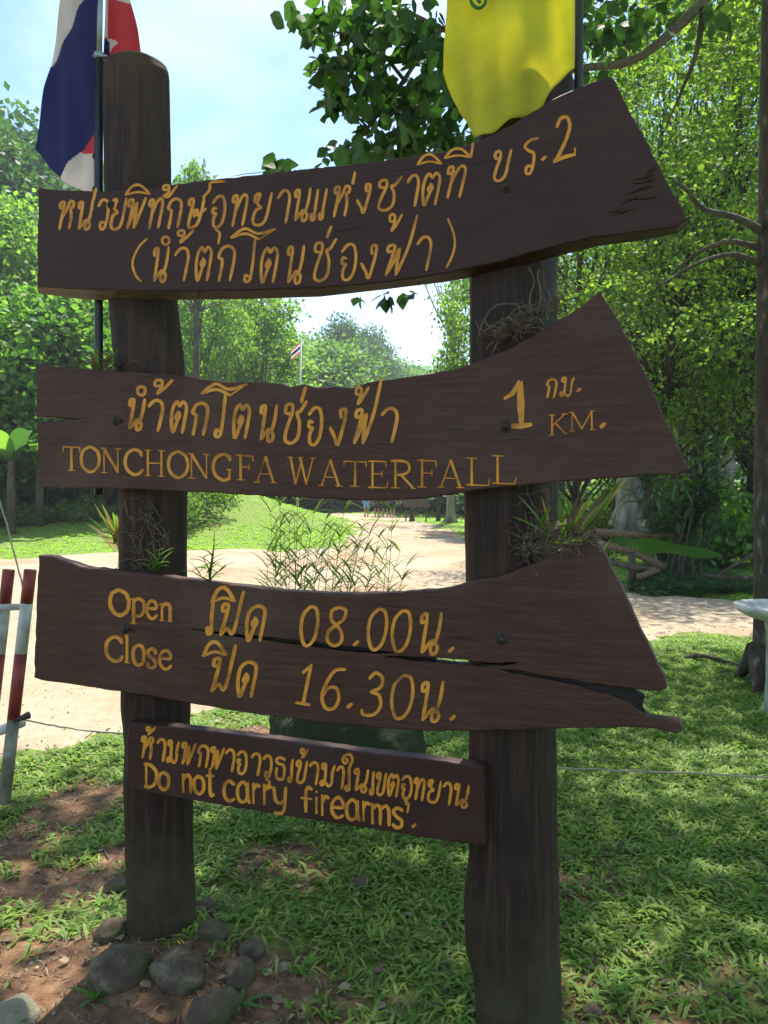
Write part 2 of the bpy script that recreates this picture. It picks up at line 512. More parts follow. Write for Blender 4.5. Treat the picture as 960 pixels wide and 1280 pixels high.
# ------------------------------------------------------------------ terrain
def height(x, y):
    x = np.asarray(x, float); y = np.asarray(y, float)
    h = 1.9 * np.exp(-((x + 8.2) / 5.2) ** 2 - ((y - 29) / 6.0) ** 2) - .25 * smoothstep(30, 44, y)
    h += 1.2 * np.exp(-((x + 11.5) / 3.0) ** 2 - ((y - 34) / 5.0) ** 2)
    h += (vnoise(x, y, 0.35, 3) - 0.5) * 0.10 * smoothstep(8, 20, y)
    h += (vnoise(x, y, 1.7, 5) - 0.5) * 0.05 + (vnoise(x, y, 5.0, 6) - 0.5) * 0.022
    d = np.hypot(x, y)
    h += 26 * smoothstep(60, 190, d) * (0.35 + 0.65 * smoothstep(0, -0.5, x / (d + 1)))
    h += 7.0 * smoothstep(0, 1, (-x - 14) / 30.0) * smoothstep(24, 60, y)
    # soil heaped round the left post
    h += 0.07 * np.exp(-((x + 0.72) ** 2 + (y - 2.6) ** 2) / 0.09)
    return h
def hz(x, y): return float(height(x, y))

ROAD = [(-60, 14.5), (-12, 15.4), (-7.8, 15.5), (-4.4, 17.3), (-2.4, 17.6), (-1.1, 19.0), (-0.9, 22.5), (-1.3, 27.0), (-1.9, 33.0),
        (-4.5, 40.0), (-9, 46), (-14, 56), (-10, 58), (-4, 50), (0.9, 45.5), (1.35, 40.0), (1.6, 33), (2.1, 27), (2.3, 22.8), (2.5, 16), (3.0, 11.6),
        (4.4, 10.0), (8.5, 9.7), (16, 10), (16, 8.0), (8, 7.7), (4.0, 7.75), (2.6, 7.4), (1.2, 6.9), (0.0, 6.2), (-1.3, 5.0),
        (-1.75, 4.45), (-2.2, 4.0), (-3.5, 3.2), (-8, 1.5), (-60, -6)]
ROAD = [(x * EYE / 1.5, y * EYE / 1.5) for x, y in ROAD]
ROAD_S = catmull(ROAD, 5, True)
def inside_poly(x, y, P=ROAD_S):
    x = np.asarray(x, float); y = np.asarray(y, float)
    c = np.zeros(np.broadcast(x, y).shape, bool)
    n = len(P)
    for i in range(n):
        x1, y1 = P[i]; x2, y2 = P[(i + 1) % n]
        if y1 == y2: continue
        cond = ((y1 > y) != (y2 > y)) & (x < (x2 - x1) * (y - y1) / (y2 - y1) + x1)
        c ^= cond
    return c
def turf(x, y):
    """how grassy a spot is, 0..1"""
    t = 0.55 * vnoise(x, y, 1.3, 11) + 0.45 * vnoise(x, y, 3.6, 12)
    t = smoothstep(0.20, 0.52, t)
    right = smoothstep(-0.2, 1.2, x)
    near = smoothstep(3.1, 2.4, y)
    t = t * (1 - 0.35 * near * (1 - right)) + 0.42 * right
    t = t - 0.6 * np.exp(-((x + 1.15) / 0.45) ** 2 - ((y - 2.45) / 0.5) ** 2)
    t = t - 0.8 * np.exp(-((x + 0.55) / 0.35) ** 2 - ((y - 2.25) / 0.28) ** 2)
    t = t + 0.8 * smoothstep(12, 15, y)
    # bare bank on the far mound
    t = t - 0.9 * np.exp(-((x + 4.9) / 1.0) ** 2 - ((y - 22.5) / 1.8) ** 2)
    return np.clip(t, 0, 1)

def grid_mesh(xs, ys, lift=0.0):
    X, Y = np.meshgrid(xs, ys)
    Z = height(X, Y) + lift
    V = np.stack([X.ravel(), Y.ravel(), Z.ravel()], 1)
    nx, ny = len(xs), len(ys)
    i = np.arange((ny - 1) * (nx - 1)); r_ = i // (nx - 1); c_ = i % (nx - 1)
    a = r_ * nx + c_
    return V, np.stack([a, a + 1, a + nx + 1, a + nx], 1)

def axis(fine0, fine1, step, far0, far1):
    a = list(np.arange(fine0, fine1, step))
    s = step
    v = fine1
    while v < far1:
        a.append(v); s *= 1.13; v += s
    a.append(far1)
    s = step; v = fine0
    b = []
    while v > far0:
        s *= 1.13; v -= s
        b.append(v)
    return np.array(b[::-1] + a)
GX = axis(-3.0, 3.5, 0.05, -420, 420)
GY = axis(1.2, 8.0, 0.05, -60, 900)
V, Fc = grid_mesh(GX, GY)
me = mesh_np('ground', V, Fc, True)
at_ = me.attributes.new('turf', 'FLOAT', 'POINT')
at_.data.foreach_set('value', turf(V[:, 0], V[:, 1]).astype(np.float32))
tag(link('ground', me, M['ground']), kind='structure')

def road_jit(x, y):
    return ((vnoise(x, y, 1.5, 21) - 0.5) * 0.8 + (vnoise(x, y, 3.5, 22) - 0.5) * 0.7,
            (vnoise(x, y, 1.5, 23) - 0.5) * 0.8 + (vnoise(x, y, 3.5, 24) - 0.5) * 0.7)
def on_road(x, y):
    jx, jy = road_jit(x, y)
    return inside_poly(x + jx, y + jy)
# dirt road: a sheet a few mm above the ground, ragged edge
def build_road():
    xs = np.concatenate([np.arange(-60, -14, 1.5), np.arange(-14, 16.01, 0.16)])
    ys = np.concatenate([np.arange(-6, 24, 0.16), np.arange(24, 60, 0.5)])
    X, Y = np.meshgrid(xs, ys)
    V = np.stack([X.ravel(), Y.ravel(), height(X, Y).ravel() + 0.018 + 0.012 * vnoise(X, Y, 0.8, 31).ravel()], 1)
    nx, ny = len(xs), len(ys)
    i = np.arange((ny - 1) * (nx - 1)); r_ = i // (nx - 1); c_ = i % (nx - 1)
    a = r_ * nx + c_
    Fq = np.stack([a, a + 1, a + nx + 1, a + nx], 1)
    ctr = V[Fq].mean(1)
    jx, jy = road_jit(ctr[:, 0], ctr[:, 1])
    keep = inside_poly(ctr[:, 0] + jx, ctr[:, 1] + jy)
    Fq = Fq[keep]
    used = np.unique(Fq); mp = np.full(len(V), -1); mp[used] = np.arange(len(used))
    # sink the rim so no step shows
    cnt = np.zeros(len(V)); np.add.at(cnt, Fq.ravel(), 1)
    V[:, 2] -= np.where(cnt < 4, 0.03, 0)
    tag(link('dirt_road', mesh_np('dirt_road', V[used], mp[Fq], True), M['road']), kind='structure')
build_road()

# ------------------------------------------------------------------ leaf scattering
DIAMOND = (np.array([[0, 0, 0], [0.32, 0.45, 0.06], [0, 1, -0.05], [-0.32, 0.45, 0.06]]), np.array([[0, 1, 2, 3]]))
OVATE = (np.array([[0, 0, 0], [0.30, 0.22, .03], [0.40, 0.5, .05], [0.20, 0.82, .0], [0, 1.05, -0.08], [-0.20, 0.82, .0], [-0.40, 0.5, .05], [-0.30, 0.22, .03], [0, 0.45, -0.03]]),
         np.array([[0, 1, 2, 8], [8, 2, 3, 4], [8, 4, 5, 6], [0, 8, 6, 7]]))

def rot_frames(d, up_jit, n):
    """d: n x 3 unit leaf directions -> frames (x, y=dir, z)"""
    r = rng.normal(size=(n, 3)) * up_jit + np.array([0, 0, 1.0])
    x = np.cross(d, r); x /= np.linalg.norm(x, axis=1, keepdims=True) + 1e-9
    z = np.cross(x, d)
    return x, z

def scatter_mesh(name, P, Dr, size, tmpl=DIAMOND, up_jit=0.6, width=1.0):
    n = len(P)
    Dr = Dr / (np.linalg.norm(Dr, axis=1, keepdims=True) + 1e-9)
    x, z = rot_frames(Dr, up_jit, n)
    tv, tf = tmpl
    s = np.asarray(size).reshape(-1, 1, 1)
    V = P[:, None, :] + s * (tv[None, :, 0:1] * width * x[:, None, :] + tv[None, :, 1:2] * Dr[:, None, :] + tv[None, :, 2:3] * z[:, None, :])
    Fc = tf[None] + (np.arange(n) * len(tv))[:, None, None]
    return mesh_np(name, V.reshape(-1, 3), Fc.reshape(-1, tf.shape[1]))

def crown_points(clumps, per, shell=0.55, droop=-0.25):
    """clumps: list of (center, (rx, ry, rz)); leaves towards each clump's surface"""
    P = []; Dn = []
    for c, r in clumps:
        r = np.array(r if hasattr(r, '__len__') else (r, r, r * 0.75))
        k = max(8, int(per * (r[0] * r[1] * r[2]) ** (2 / 3)))
        u = rng.normal(size=(k, 3)); u /= np.linalg.norm(u, axis=1, keepdims=True)
        rad = shell + (1 - shell) * rng.random(k) ** 0.6
        rad *= 1 + 0.25 * rng.normal(size=k)
        P.append(np.array(c) + u * rad[:, None] * r)
        d = u + rng.normal(size=(k, 3)) * 0.7 + np.array([0, 0, droop])
        Dn.append(d)
    return np.concatenate(P), np.concatenate(Dn)

def bend(p0, p1, k=4, amp=0.1):
    p0, p1 = Vector(p0), Vector(p1)
    L = (p1 - p0).length
    pts = [p0]
    for i in range(1, k):
        t = i / k
        q = p0.lerp(p1, t) + Vector((random.gauss(0, amp * L * .4), random.gauss(0, amp * L * .4), random.gauss(0, amp * L * .25)))
        pts.append(q)
    pts.append(p1)
    return pts

def make_tree(name, h, cw, base=0.35, clumps=26, per=260, leaf=0.2, lm='mid', bark='bark', tr=0.16, shell=0.4, lean=0.0, tmpl=DIAMOND, csize=0.28, seed=1, width=1.1):
    """a tree prototype at the origin (trunk, limbs, crown as parts)"""
    random.seed(seed)
    root = empty(name, (0, 0, 0))
    t = MB()
    top = Vector((lean * h, 0, h * 0.86))
    tp = bend((0, 0, -0.2), top, 6, 0.05)
    rr = [tr * (1.35 if i == 0 else 1) * (1 - 0.82 * i / 6) for i in range(7)]
    t.tube(tp, rr, 9, jitter=0.05)
    t.build('trunk', M[bark], root, True)
    cl = []
    lb = MB()
    for i in range(clumps):
        f = base + (1 - base) * (i + random.random() * 0.8) / clumps
        prof = math.sin(math.pi * min(1, max(0.03, ((f - base) / (1 - base)) * 0.78 + 0.17)))
        an = i * 2.399 + random.uniform(-.5, .5)
        rad = cw * 0.5 * prof * random.uniform(0.35, 1.0)
        k = min(5.9, f * 0.86 / 0.86 * 6)
        a_ = tp[min(6, int(k * 0.85))]
        c = Vector((a_.x + math.cos(an) * rad, a_.y + math.sin(an) * rad, f * h))
        s = cw * csize * random.uniform(0.6, 1.05) * (0.55 + 0.45 * prof)
        cl.append((tuple(c), (s, s, s * 0.62)))
        if i % 2 == 0 or clumps < 14:
            a0 = tp[min(5, max(1, int(k * 0.72)))]
            r0 = tr * 0.34
            lb.tube(bend(a0, c, 3, 0.12), [r0, r0 * .7, r0 * .45, r0 * .2], 5)
    lb.build('limb', M[bark], root, True)
    P, Dn = crown_points(cl, per, shell)
    me = scatter_mesh('crown', P, Dn, leaf * rng.uniform(0.6, 1.3, len(P)), tmpl, .6, width)
    o = link('crown', me, LM[lm], root)
    o['kind'] = 'stuff'
    return root

def copy_tree(root, loc, rz=0.0, sc=(1, 1, 1), name=None):
    c = root.copy(); C.objects.link(c)
    for k_ in list(c.keys()): del c[k_]
    if name: c.name = name
    c.location = loc; c.rotation_euler = (0, 0, rz); c.scale = sc
    for ch in root.children:
        d = ch.copy(); C.objects.link(d); d.parent = c
        for g in ch.children:
            e = g.copy(); C.objects.link(e); e.parent = d
    return c

class Proto:
    def __init__(s, root, h): s.root = root; s.h = h; s.used = False
    def put(s, px, d, top_py=None, hgt=None, rz=0.0, wide=1.0, label='', cat='tree', group=None, xoff=None):
        x = (px - 480) / F * d if xoff is None else xoff
        z0 = hz(x, d)
        if hgt is None: hgt = at(px, top_py, d).z - z0
        k = hgt / s.h
        if not s.used:
            o = s.root; s.used = True
            o.location = (x, d, z0); o.rotation_euler = (0, 0, rz); o.scale = (k * wide, k * wide, k)
        else:
            o = copy_tree(s.root, (x, d, z0), rz, (k * wide, k * wide, k))
        tag(o, label, cat, group)
        return o

# ------------------------------------------------------------------ THE SIGN
sign = empty('wooden_signpost', ORG, -THETA)
tag(sign, 'dark wooden signpost with two log posts and four boards carved with ochre Thai and English', 'signpost')

def log_post(rows, off, name='post', round_top=0.0):
    """rows: (py, left px, right px); off: distance of the centre behind the boards' front"""
    mb = MB()
    N = 22
    ring_v = []
    prof = [1 + 0.05 * math.sin(3 * a + 1.1) + 0.04 * math.sin(5 * a + 0.4) + random.uniform(-.012, .012) for a in [2 * math.pi * k / N for k in range(N)]]
    # densify
    ys = [r[0] for r in rows]
    dens = []
    for i in range(len(rows) - 1):
        for j in range(4):
            t = j / 4
            dens.append(tuple(rows[i][q] * (1 - t) + rows[i + 1][q] * t for q in range(3)))
    dens.append(rows[-1])
    for py, xl, xr in dens:
        a = loc_px(xl, py, off); b = loc_px(xr, py, off)
        c = (a + b) / 2; rh = ray((xl + xr) / 2, py); r_ = (b.x - a.x) / 2 * abs(rh.x * NF.x + rh.y * NF.y) / math.hypot(rh.x, rh.y)
        ring = []
        for k in range(N):
            an = 2 * math.pi * k / N
            q = r_ * prof[k] * (1 + random.uniform(-.008, .008))
            # slightly squared section
            ca, sa = math.cos(an), math.sin(an)
            sq = 1.0 / max(abs(ca), abs(sa)) ** 0.22
            ring.append((c.x + ca * q * min(1.0, sq * 0.96), off + sa * q * 0.93 * sq * 0.97, c.z))
        ring_v.append(ring)
    vs = [v for r_ in ring_v for v in r_]
    fs = []
    for i in range(len(ring_v) - 1):
        for k in range(N):
            k2 = (k + 1) % N
            fs.append((i * N + k, (i + 1) * N + k, (i + 1) * N + k2, i * N + k2))
    fs.append(tuple(range(N)))
    fs.append(tuple((len(ring_v) - 1) * N + k for k in range(N))[::-1])
    mb.add(vs, fs)
    o = mb.build(name, M['post'], sign, True)
    return o

def noisy_z(py): return py
PO_L, PO_R = 0.155, 0.165
lp = log_post([(77, 150, 190), (79, 138, 203), (84, 133, 209), (94, 131, 213), (115, 130, 214), (230, 132, 216), (380, 137, 224), (460, 145, 233), (530, 148, 234), (620, 150, 236), (700, 150, 235),
               (800, 152, 239), (880, 153, 240), (925, 157, 239), (980, 156, 243), (1060, 158, 243), (1110, 160, 246), (1165, 160, 248), (1200, 158, 250), (1260, 158, 250)], PO_L)
lp['label'] = 'left log post with rounded top'
rp = log_post([(70, 628, 668), (73, 614, 690), (80, 606, 704), (92, 600, 713), (110, 596, 717), (180, 592, 712), (260, 586, 702), (340, 583, 695), (450, 583, 696), (540, 580, 696), (610, 575, 696), (720, 578, 696), (850, 582, 695),
               (920, 582, 694), (1000, 580, 695), (1060, 582, 696), (1100, 577, 697), (1125, 575, 697), (1180, 578, 698), (1215, 588, 700), (1290, 592, 702), (1400, 592, 706)], PO_R)
rp['label'] = 'right log post, thicker and bulging near its foot'

def jitter_outline(pts, step=9.0, amp=0.9, seed=0):
    r_ = random.Random(seed)
    out = []
    n = len(pts)
    for i in range(n):
        p, q = pts[i], pts[(i + 1) % n]
        L = math.dist(p[:2], q[:2])
        k = max(1, int(L / step))
        out.append(tuple(p))
        for j in range(1, k):
            t = j / k
            a = amp * r_.uniform(-1, 1)
            nx, ny = (q[1] - p[1]) / L, -(q[0] - p[0]) / L
            m = [p[c] * (1 - t) + q[c] * t for c in range(len(p))]
            m[0] += nx * a; m[1] += ny * a
            out.append(tuple(m))
    return out

def board(outline, holes=(), rimx=None, thick=0.042, front=0.0, mat='board', back=None, seed=0, amp=0.8, rim='board', bev=0.0035, label=None):
    """outline in photo pixels; back: parallel list of (px, py) for the rear outline or None"""
    ob = jitter_outline([tuple(o) + (tuple(b) if b else (float('nan'),) * 2) for o, b in zip(outline, back)] if back else outline, amp=amp, seed=seed)
    loops = [ob] + [jitter_outline(h, 6, amp * 0.7, seed + 5) for h in holes]
    fv = []; bv = []; idx = []; bevv = []
    for li, lp_ in enumerate(loops):
        ids = []
        base = [loc_px(p[0], p[1], front) for p in lp_]
        n = len(lp_)
        area = sum(base[i].x * base[(i + 1) % n].z - base[(i + 1) % n].x * base[i].z for i in range(n))
        for i, p in enumerate(lp_):
            a = base[i]
            # inward offset for the eased arris
            e = (base[(i + 1) % n] - base[i - 1]); e.y = 0
            e = e.normalized() if e.length > 1e-6 else Vector((1, 0, 0))
            nrm = Vector((-e.z, 0, e.x)) * (1 if area > 0 else -1)
            if li > 0: nrm = nrm * -0.35
            f = a + nrm * bev
            fv.append((f.x, front, f.z))
            bevv.append((a.x, front + bev, a.z))
            if len(p) == 4 and p[2] == p[2]:
                q = loc_px(p[2], p[3], front + thick)
                bv.append((q.x, front + thick, q.z))
            else:
                bv.append((a.x, front + thick, a.z))
            ids.append(len(fv) - 1)
        idx.append(ids)
    n = len(fv)
    tris = tessellate_polygon([[Vector((fv[i][0], fv[i][2], 0)) for i in ids] for ids in idx])
    mb = MB()
    flat = [i for ids in idx for i in ids]
    vs = fv + bevv + bv
    fs = []; mi = []
    for t in tris:
        a, b_, c_ = (flat[k] for k in t)
        ax = (fv[b_][0] - fv[a][0]) * (fv[c_][2] - fv[a][2]) - (fv[c_][0] - fv[a][0]) * (fv[b_][2] - fv[a][2])
        if ax < 0: b_, c_ = c_, b_
        fs.append((a, b_, c_)); mi.append(0)
        fs.append((a + 2 * n, c_ + 2 * n, b_ + 2 * n)); mi.append(0)
    for li, ids in enumerate(idx):
        m_ = len(ids)
        for i in range(m_):
            a, b_ = ids[i], ids[(i + 1) % m_]
            fs.append((a, a + n, b_ + n, b_)); mi.append(0)
            fs.append((a + n, a + 2 * n, b_ + 2 * n, b_ + n)); mi.append((1 if (rimx is None or fv[a][0] < rimx) else 0) if li == 0 else 2)
    mb.v = vs; mb.f = fs; mb.m = mi
    o = mb.build('board', [M[mat], M[rim], M['crack']], sign)
    bm = bmesh.new(); bm.from_mesh(o.data); bmesh.ops.recalc_face_normals(bm, faces=bm.faces); bm.to_mesh(o.data); bm.free()
    if label: o['label'] = label
    return o

N_ = None
b1f = [(48, 234), (70, 237), (120, 239), (175, 236), (240, 227), (330, 217), (420, 207), (500, 197), (560, 188), (600, 176), (640, 156), (690, 124), (730, 106), (760, 95), (766, 97),
       (780, 125), (800, 162), (806, 172), (820, 200), (838, 234), (856, 266), (858, 274), (846, 284), (800, 290), (746, 296), (690, 309), (620, 328), (560, 341), (480, 353), (400, 360), (300, 363), (200, 364), (110, 362), (46, 359), (46, 300)]
b1b = [N_] * 21 + [(860, 282), (846, 292), (800, 301), (746, 308), (690, 322), (620, 341), (560, 352), (480, 362), (400, 371), (300, 374), (200, 375), (110, 375), (48, 367), N_]
B1 = board(b1f, back=b1b, rimx=-0.62, thick=0.062, seed=3, rim='raw', label='topmost thick board reading a Thai park unit name')
b2f = [(45, 453), (80, 459), (130, 463), (180, 466), (233, 470), (262, 474), (300, 478), (350, 479), (362, 484), (380, 480), (395, 484), (420, 482), (440, 485), (460, 478), (500, 472), (520, 469), (560, 463), (590, 455),
       (640, 434), (680, 411), (720, 387), (750, 363), (765, 387), (800, 452), (830, 520), (861, 587), (845, 594), (820, 593), (760, 598), (700, 602), (600, 612), (540, 622), (480, 626), (440, 625), (400, 623), (300, 618), (200, 613), (120, 610), (48, 609), (46, 570), (46, 528), (78, 524.3), (100, 524), (78, 523), (45, 521)]
B2 = board(b2f, seed=9, mat='board_worn', rim='board_worn', label='second board giving the waterfall name and distance')
b3f = [(48, 694), (62, 695), (75, 700), (100, 708), (150, 714), (200, 720), (240, 724), (290, 731), (350, 738), (400, 741), (450, 742), (500, 741), (560, 735), (580, 729), (620, 722), (660, 708), (700, 688), (740, 667),
       (755, 690), (780, 740), (805, 795), (832, 848), (834, 860), (826, 864), (790, 861), (760, 858), (720, 851), (680, 845), (640, 838), (626, 837), (640, 842), (680, 849), (720, 857), (760, 868), (785, 878), (800, 889), (812, 897), (850, 903), (855, 913), (846, 917), (820, 911),
       (780, 909), (700, 911), (600, 914), (540, 914), (480, 911), (400, 903), (300, 890), (240, 880), (180, 869), (120, 860), (60, 852), (42, 847), (44, 780)]
h1 = [(236, 786), (300, 793), (350, 798), (400, 804), (440, 808), (470, 812), (496, 816), (470, 817), (430, 814), (380, 807), (340, 801), (300, 797)]
h2 = [(480, 821), (510, 820), (545, 823), (560, 823.5), (585, 826), (612, 829), (650, 828), (632, 831.5), (600, 832.5), (575, 831), (545, 828), (510, 825)]
B3 = board(b3f, holes=(h1, h2), seed=15, mat='board_worn', rim='board_worn', label='third board with opening hours and a long split')
b4f = [(160, 903), (250, 913), (350, 926), (450, 940), (530, 949), (604, 959), (605, 1010), (606, 1057), (560, 1052), (450, 1034), (350, 1019), (250, 1002), (160, 986), (158, 950)]
B4 = board(b4f, seed=21, front=-0.004, thick=0.045, amp=0.35, label='small lowest board forbidding firearms')
# charred splinter behind the open split of the third board
sp = MB()
top_ = [(640, 834), (680, 838), (720, 845), (760, 853), (792, 862), (806, 870), (800, 880), (806, 889), (814, 896)]
bot_ = [(640, 846), (680, 852), (720, 860), (760, 872), (785, 883), (800, 893), (806, 897), (810, 899), (816, 901)]
pf = [loc_px(*p, 0.014 + random.uniform(0, .008)) for p in top_] + [loc_px(*p, 0.012 + random.uniform(0, .006)) for p in bot_[::-1]]
k_ = len(top_)
vs = [tuple(p) for p in pf] + [(p.x, 0.040, p.z) for p in pf]
fs = []
nn = len(pf)
for i in range(k_ - 1):
    fs.append((i, i + 1, nn - 2 - i, nn - 1 - i)); fs.append((nn + i, nn + nn - 1 - i, nn + nn - 2 - i, nn + i + 1))
for i in range(nn):
    j = (i + 1) % nn
    fs.append((i, i + nn, j + nn, j))
sp.add(vs, fs)
spl = sp.build('splinter', M['crack'], B3); spl['label'] = 'dark rotten wood inside the split'

sp = MB()  # added dark backing: keeps daylight out and stands in for the split's shade
q_ = [loc_px(*p, .022) for p in ((225, 780), (330, 790), (430, 800), (540, 812), (548, 838), (430, 825), (330, 812), (225, 795))]
nn = len(q_)
sp.add([tuple(p) for p in q_] + [(p.x, .038, p.z) for p in q_], [(0, 1, 6, 7), (1, 2, 5, 6), (2, 3, 4, 5), (8, 15, 14, 9), (9, 14, 13, 10), (10, 13, 12, 11)] + [(i, i + nn, (i + 1) % nn + nn, (i + 1) % nn) for i in range(nn)])
spl = sp.build('splinter', M['crack'], B3); spl['label'] = 'dark backing added behind the upper split to keep light out'
# broken rough end on the first board: layered splinters
sp = MB()
for i in range(16):
    t = random.random()
    x0 = 742 + 60 * t + random.uniform(-8, 8); y0 = 290 - 78 * t + random.uniform(-4, 6)
    x1 = x0 + random.uniform(26, 60); y1 = y0 - random.uniform(4, 20)
    lim = 806 + (y1 - 172) * 0.53
    if x1 > lim - 3: x1 = lim - 3
    if x1 - x0 < 12 or y0 > 284: continue
    wv = random.uniform(1.0, 2.4)
    A = [loc_px(x0, y0, 0.001), loc_px((x0 + x1) / 2, (y0 + y1) / 2 - wv, 0.0012), loc_px(x1, y1, 0.001), loc_px((x0 + x1) / 2, (y0 + y1) / 2 + wv, 0.0012)]
    top = loc_px((x0 + x1) / 2 + 3, (y0 + y1) / 2, -0.0045)
    sp.add([*A, top], [(0, 1, 4), (1, 2, 4), (2, 3, 4), (3, 0, 4)])
o = sp.build('splinter', M['board'], B1); o['kind'] = 'stuff'; o['label'] = 'rough torn grain at the right end'

random.seed(44)
for B_, y0a, y1a, y0b, y1b, n_ in ((B1, 250, 352, 140, 262, 16), (B2, 470, 602, 430, 585, 22), (B3, 712, 845, 740, 832, 24), (B4, 915, 985, 965, 1045, 8)):
    mb = MB()
    for i in range(n_):
        t = random.random(); px = 60 + 690 * t if B_ is not B4 else 170 + 420 * t
        f_ = random.random()
        ya, yb = (y0a * (1 - t) + y0b * t), (y1a * (1 - t) + y1b * t)
        py = ya + (yb - ya) * f_
        Lp = random.uniform(12, 60); wp = random.uniform(.35, .8)
        sl = (-.18 if B_ is B1 else (.02 if B_ is B2 else .12))
        fr = -.004 if B_ is B4 else 0
        pts = [(px + Lp * q, py + Lp * q * sl + random.uniform(-.8, .8)) for q in (0, .25, .5, .75, 1)]
        up_ = [loc_px(x, y - wp * random.uniform(.5, 1), fr - .0006) for x, y in pts[1:4]]; dn_ = [loc_px(x, y + wp * random.uniform(.5, 1), fr - .0006) for x, y in pts[1:4]]
        a_ = loc_px(*pts[0], fr - .0006); b_ = loc_px(*pts[4], fr - .0006)
        mb.add([a_, *dn_, b_, *up_[::-1]], [(0, 1, 7), (1, 2, 6, 7), (2, 3, 5, 6), (3, 4, 5)])
    o = mb.build('drying_check', M['crack'], B_); o['kind'] = 'stuff'
# bolts
def bolt(px, py, parent, r=0.014, front=0.0):
    p = loc_px(px, py, front)
    mb = MB()
    prof = [(1.9, 0.0), (1.9, -0.0025), (1.15, -0.003), (1.1, -0.009), (0.8, -0.014), (0.25, -0.017)]
    N = 12
    vs = []
    for k, y in prof:
        for i in range(N):
            a = 2 * math.pi * i / N
            rr = k * r * 0.62 * (1 + random.uniform(-.04, .04))
            vs.append((p.x + math.cos(a) * rr, front + y, p.z + math.sin(a) * rr))
    fs = []
    for j in range(len(prof) - 1):
        for i in range(N):
            i2 = (i + 1) % N
            fs.append((j * N + i, j * N + i2, (j + 1) * N + i2, (j + 1) * N + i))
    fs.append(tuple((len(prof) - 1) * N + i for i in range(N)))
    mb.add(vs, fs)
    return mb.build('bolt', M['bolt'], parent, True)
bolt(139, 256, B1, 0.012); bolt(634, 234, B1, 0.013)
bolt(145, 526, B2, 0.013); bolt(632, 533, B2, 0.014)
bolt(156, 785, B3, 0.016); bolt(627, 798, B3, 0.016)
# knot hollow beside the second board's bolt: dark shallow dish
for px, py, pb in ((151, 527, B2), (163, 788, B3)):
    c = loc_px(px, py, -0.0008)
    mb = MB(); N = 12
    vs = [(c.x, c.y, c.z)] + [(c.x + math.cos(2 * math.pi * i / N) * .017 * random.uniform(.7, 1.1), c.y, c.z + math.sin(2 * math.pi * i / N) * .008 * random.uniform(.8, 1.1)) for i in range(N)]
    mb.add(vs, [(0, 1 + i, 1 + (i + 1) % N) for i in range(N)])
    mb.build('knot', M['crack'], pb)

